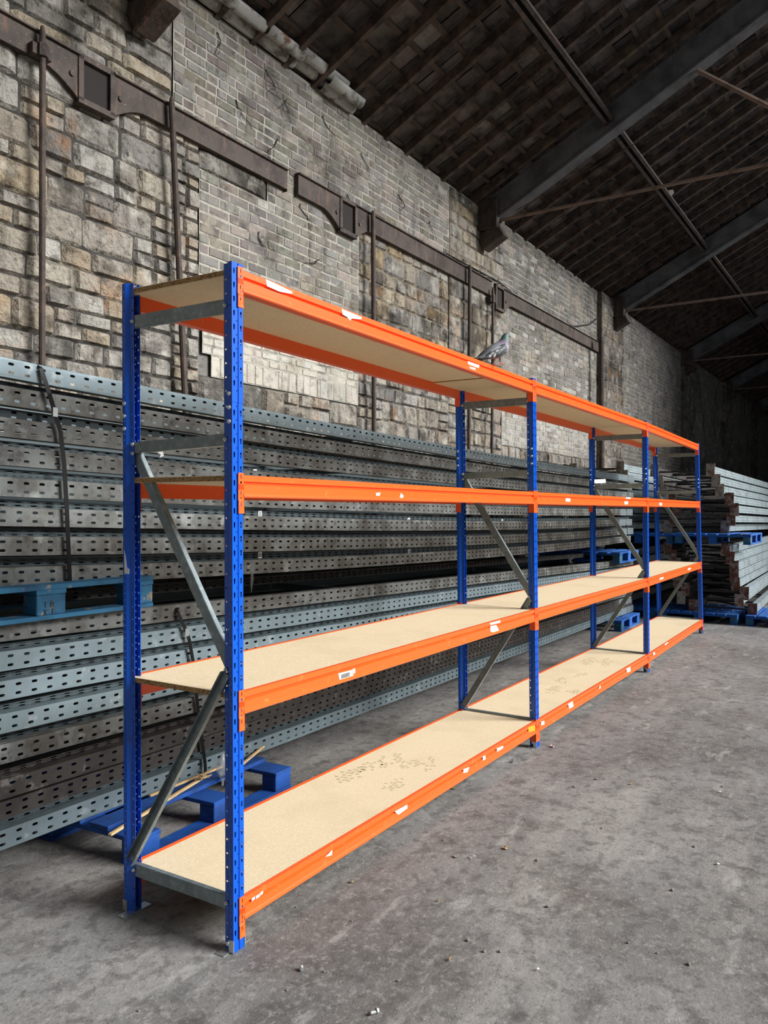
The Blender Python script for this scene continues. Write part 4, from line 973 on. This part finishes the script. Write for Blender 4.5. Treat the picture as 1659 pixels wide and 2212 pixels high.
# ================================================================== FLOOR DEBRIS
def pebble(px, py, r, rng):
    p = on_z(px, py, 0); b = MB(); n = 7; vs = []
    for j in range(4):
        a = PI*(j+.5)/4
        for i in range(n):
            k = rng.uniform(.75, 1.15); vs.append((r*k*math.sin(a)*math.cos(2*PI*i/n), r*k*math.sin(a)*math.sin(2*PI*i/n), r*.62*(1+math.cos(a))*.9))
    fs = [(j*n+i, j*n+(i+1) % n, (j+1)*n+(i+1) % n, (j+1)*n+i) for j in range(3) for i in range(n)]+[tuple(range(n)), tuple(range(3*n, 4*n))]
    b.add(vs, fs); o = build(b, 'pebble', 'pebble', loc=p, rot=(0, 0, rng.uniform(0, 6))); return tag(o, 'small grey pebble lying loose on the concrete floor', 'pebble', 'pebbles scattered on the floor')
rg = random.Random(21)
for px, py in [(943, 1726), (988, 1749), (1062, 1733), (1183, 1960), (1452, 1924), (1046, 2057), (1080, 2057), (1357, 2038), (1488, 2085), (958, 1816), (1010, 2033), (1160, 1860), (860, 2120), (1240, 1700), (1300, 1790), (1500, 1830), (1420, 2060), (760, 1990), (640, 1960), (700, 2100), (330, 1640), (1305, 1560), (1440, 1560), (1560, 1700), (620, 2140), (300, 2185), (1255, 1395), (1180, 1420), (960, 1600)]:
    pebble(px, py, rg.uniform(.004, .009), rg)
def flat_bit(px, py, s_, m_, name, lab, cat, seed):
    r = random.Random(seed); p = on_z(px, py, 0); n = 9; b = MB()
    vs = [(0, 0, .006)]+[(s_*r.uniform(.5, 1.1)*math.cos(2*PI*i/n), s_*r.uniform(.4, .9)*math.sin(2*PI*i/n), r.uniform(.001, .009)) for i in range(n)]
    b.add(vs, [(0, 1+i, 1+(i+1) % n) for i in range(n)]); o = build(b, name, m_, loc=(p.x, p.y, .0015), rot=(0, 0, r.uniform(0, 6))); solid(o, .001, 1); tag(o, lab, cat)
flat_bit(980, 1704, .020, 'leaf', 'dry_leaf', 'curled brown leaf just off the bottom orange beam', 'leaf', 1)
flat_bit(1021, 1853, .026, 'film', 'plastic_scrap', 'crumpled clear plastic scrap in the middle of the open floor', 'plastic scrap', 2)
flat_bit(985, 1852, .016, 'pebble', 'card_scrap', 'grey card scrap left of the clear plastic scrap', 'card scrap', 3)
flat_bit(761, 1907, .012, 'leaf', 'dry_leaf', 'tiny brown leaf beside the white scrape in the floor', 'leaf', 4)
flat_bit(1092, 1834, .018, 'leaf', 'dry_leaf', 'pale flat leaf right of the clear plastic scrap', 'leaf', 5)
flat_bit(1363, 1695, .014, 'leaf', 'dry_leaf', 'reddish dry leaf at the upper right of the open floor', 'leaf', 6)
flat_bit(1551, 1868, .012, 'white', 'paper_scrap', 'bright white scrap near the right edge of the floor', 'paper scrap', 7)
flat_bit(1290, 1684, .018, 'pebble', 'card_scrap', 'grey flat scrap left of the reddish leaf', 'card scrap', 8)
flat_bit(948, 1948, .011, 'leaf', 'dry_leaf', 'small ochre leaf on the open floor, lower middle', 'leaf', 9)
flat_bit(973, 2075, .011, 'leaf', 'dry_leaf', 'small pale leaf in the foreground left of the pale stone chip', 'leaf', 10)
flat_bit(1162, 2097, .008, 'white', 'stone_chip', 'pale stone chip in the foreground', 'stone chip', 11)
flat_bit(1556, 1713, .010, 'white', 'paper_scrap', 'tiny white scrap at the upper right of the floor', 'paper scrap', 12)
def bolt_on_floor(px, py, r, L, ang, lab):
    p = on_z(px, py, 0); e = empty('bolt', (p.x, p.y, r*1.7), (0, 0, ang)); tag(e, lab, 'bolt')
    b = MB(); b.tube([(0, 0, 0), (L, 0, -r*.6)], r, 10); build(b, 'shank', 'zinc', e)
    b = MB(); b.tube([(L, 0, -.0), (L+r*1.1, 0, -.0)], r*1.7, 6); build(b, 'head', 'zinc', e)
bolt_on_floor(800, 2195, .0055, .022, -.4, 'zinc hex bolt lying at the bottom edge of the picture')
bolt_on_floor(652, 2100, .0055, .010, .8, 'dark stubby nut and bolt on the floor left of centre')
bolt_on_floor(1196, 1616, .006, .02, 1.2, 'small bolt standing out on the floor near the second post')
bolt_on_floor(1107, 1648, .006, .012, .3, 'small bolt head under the bottom beam end of the nearest bay')
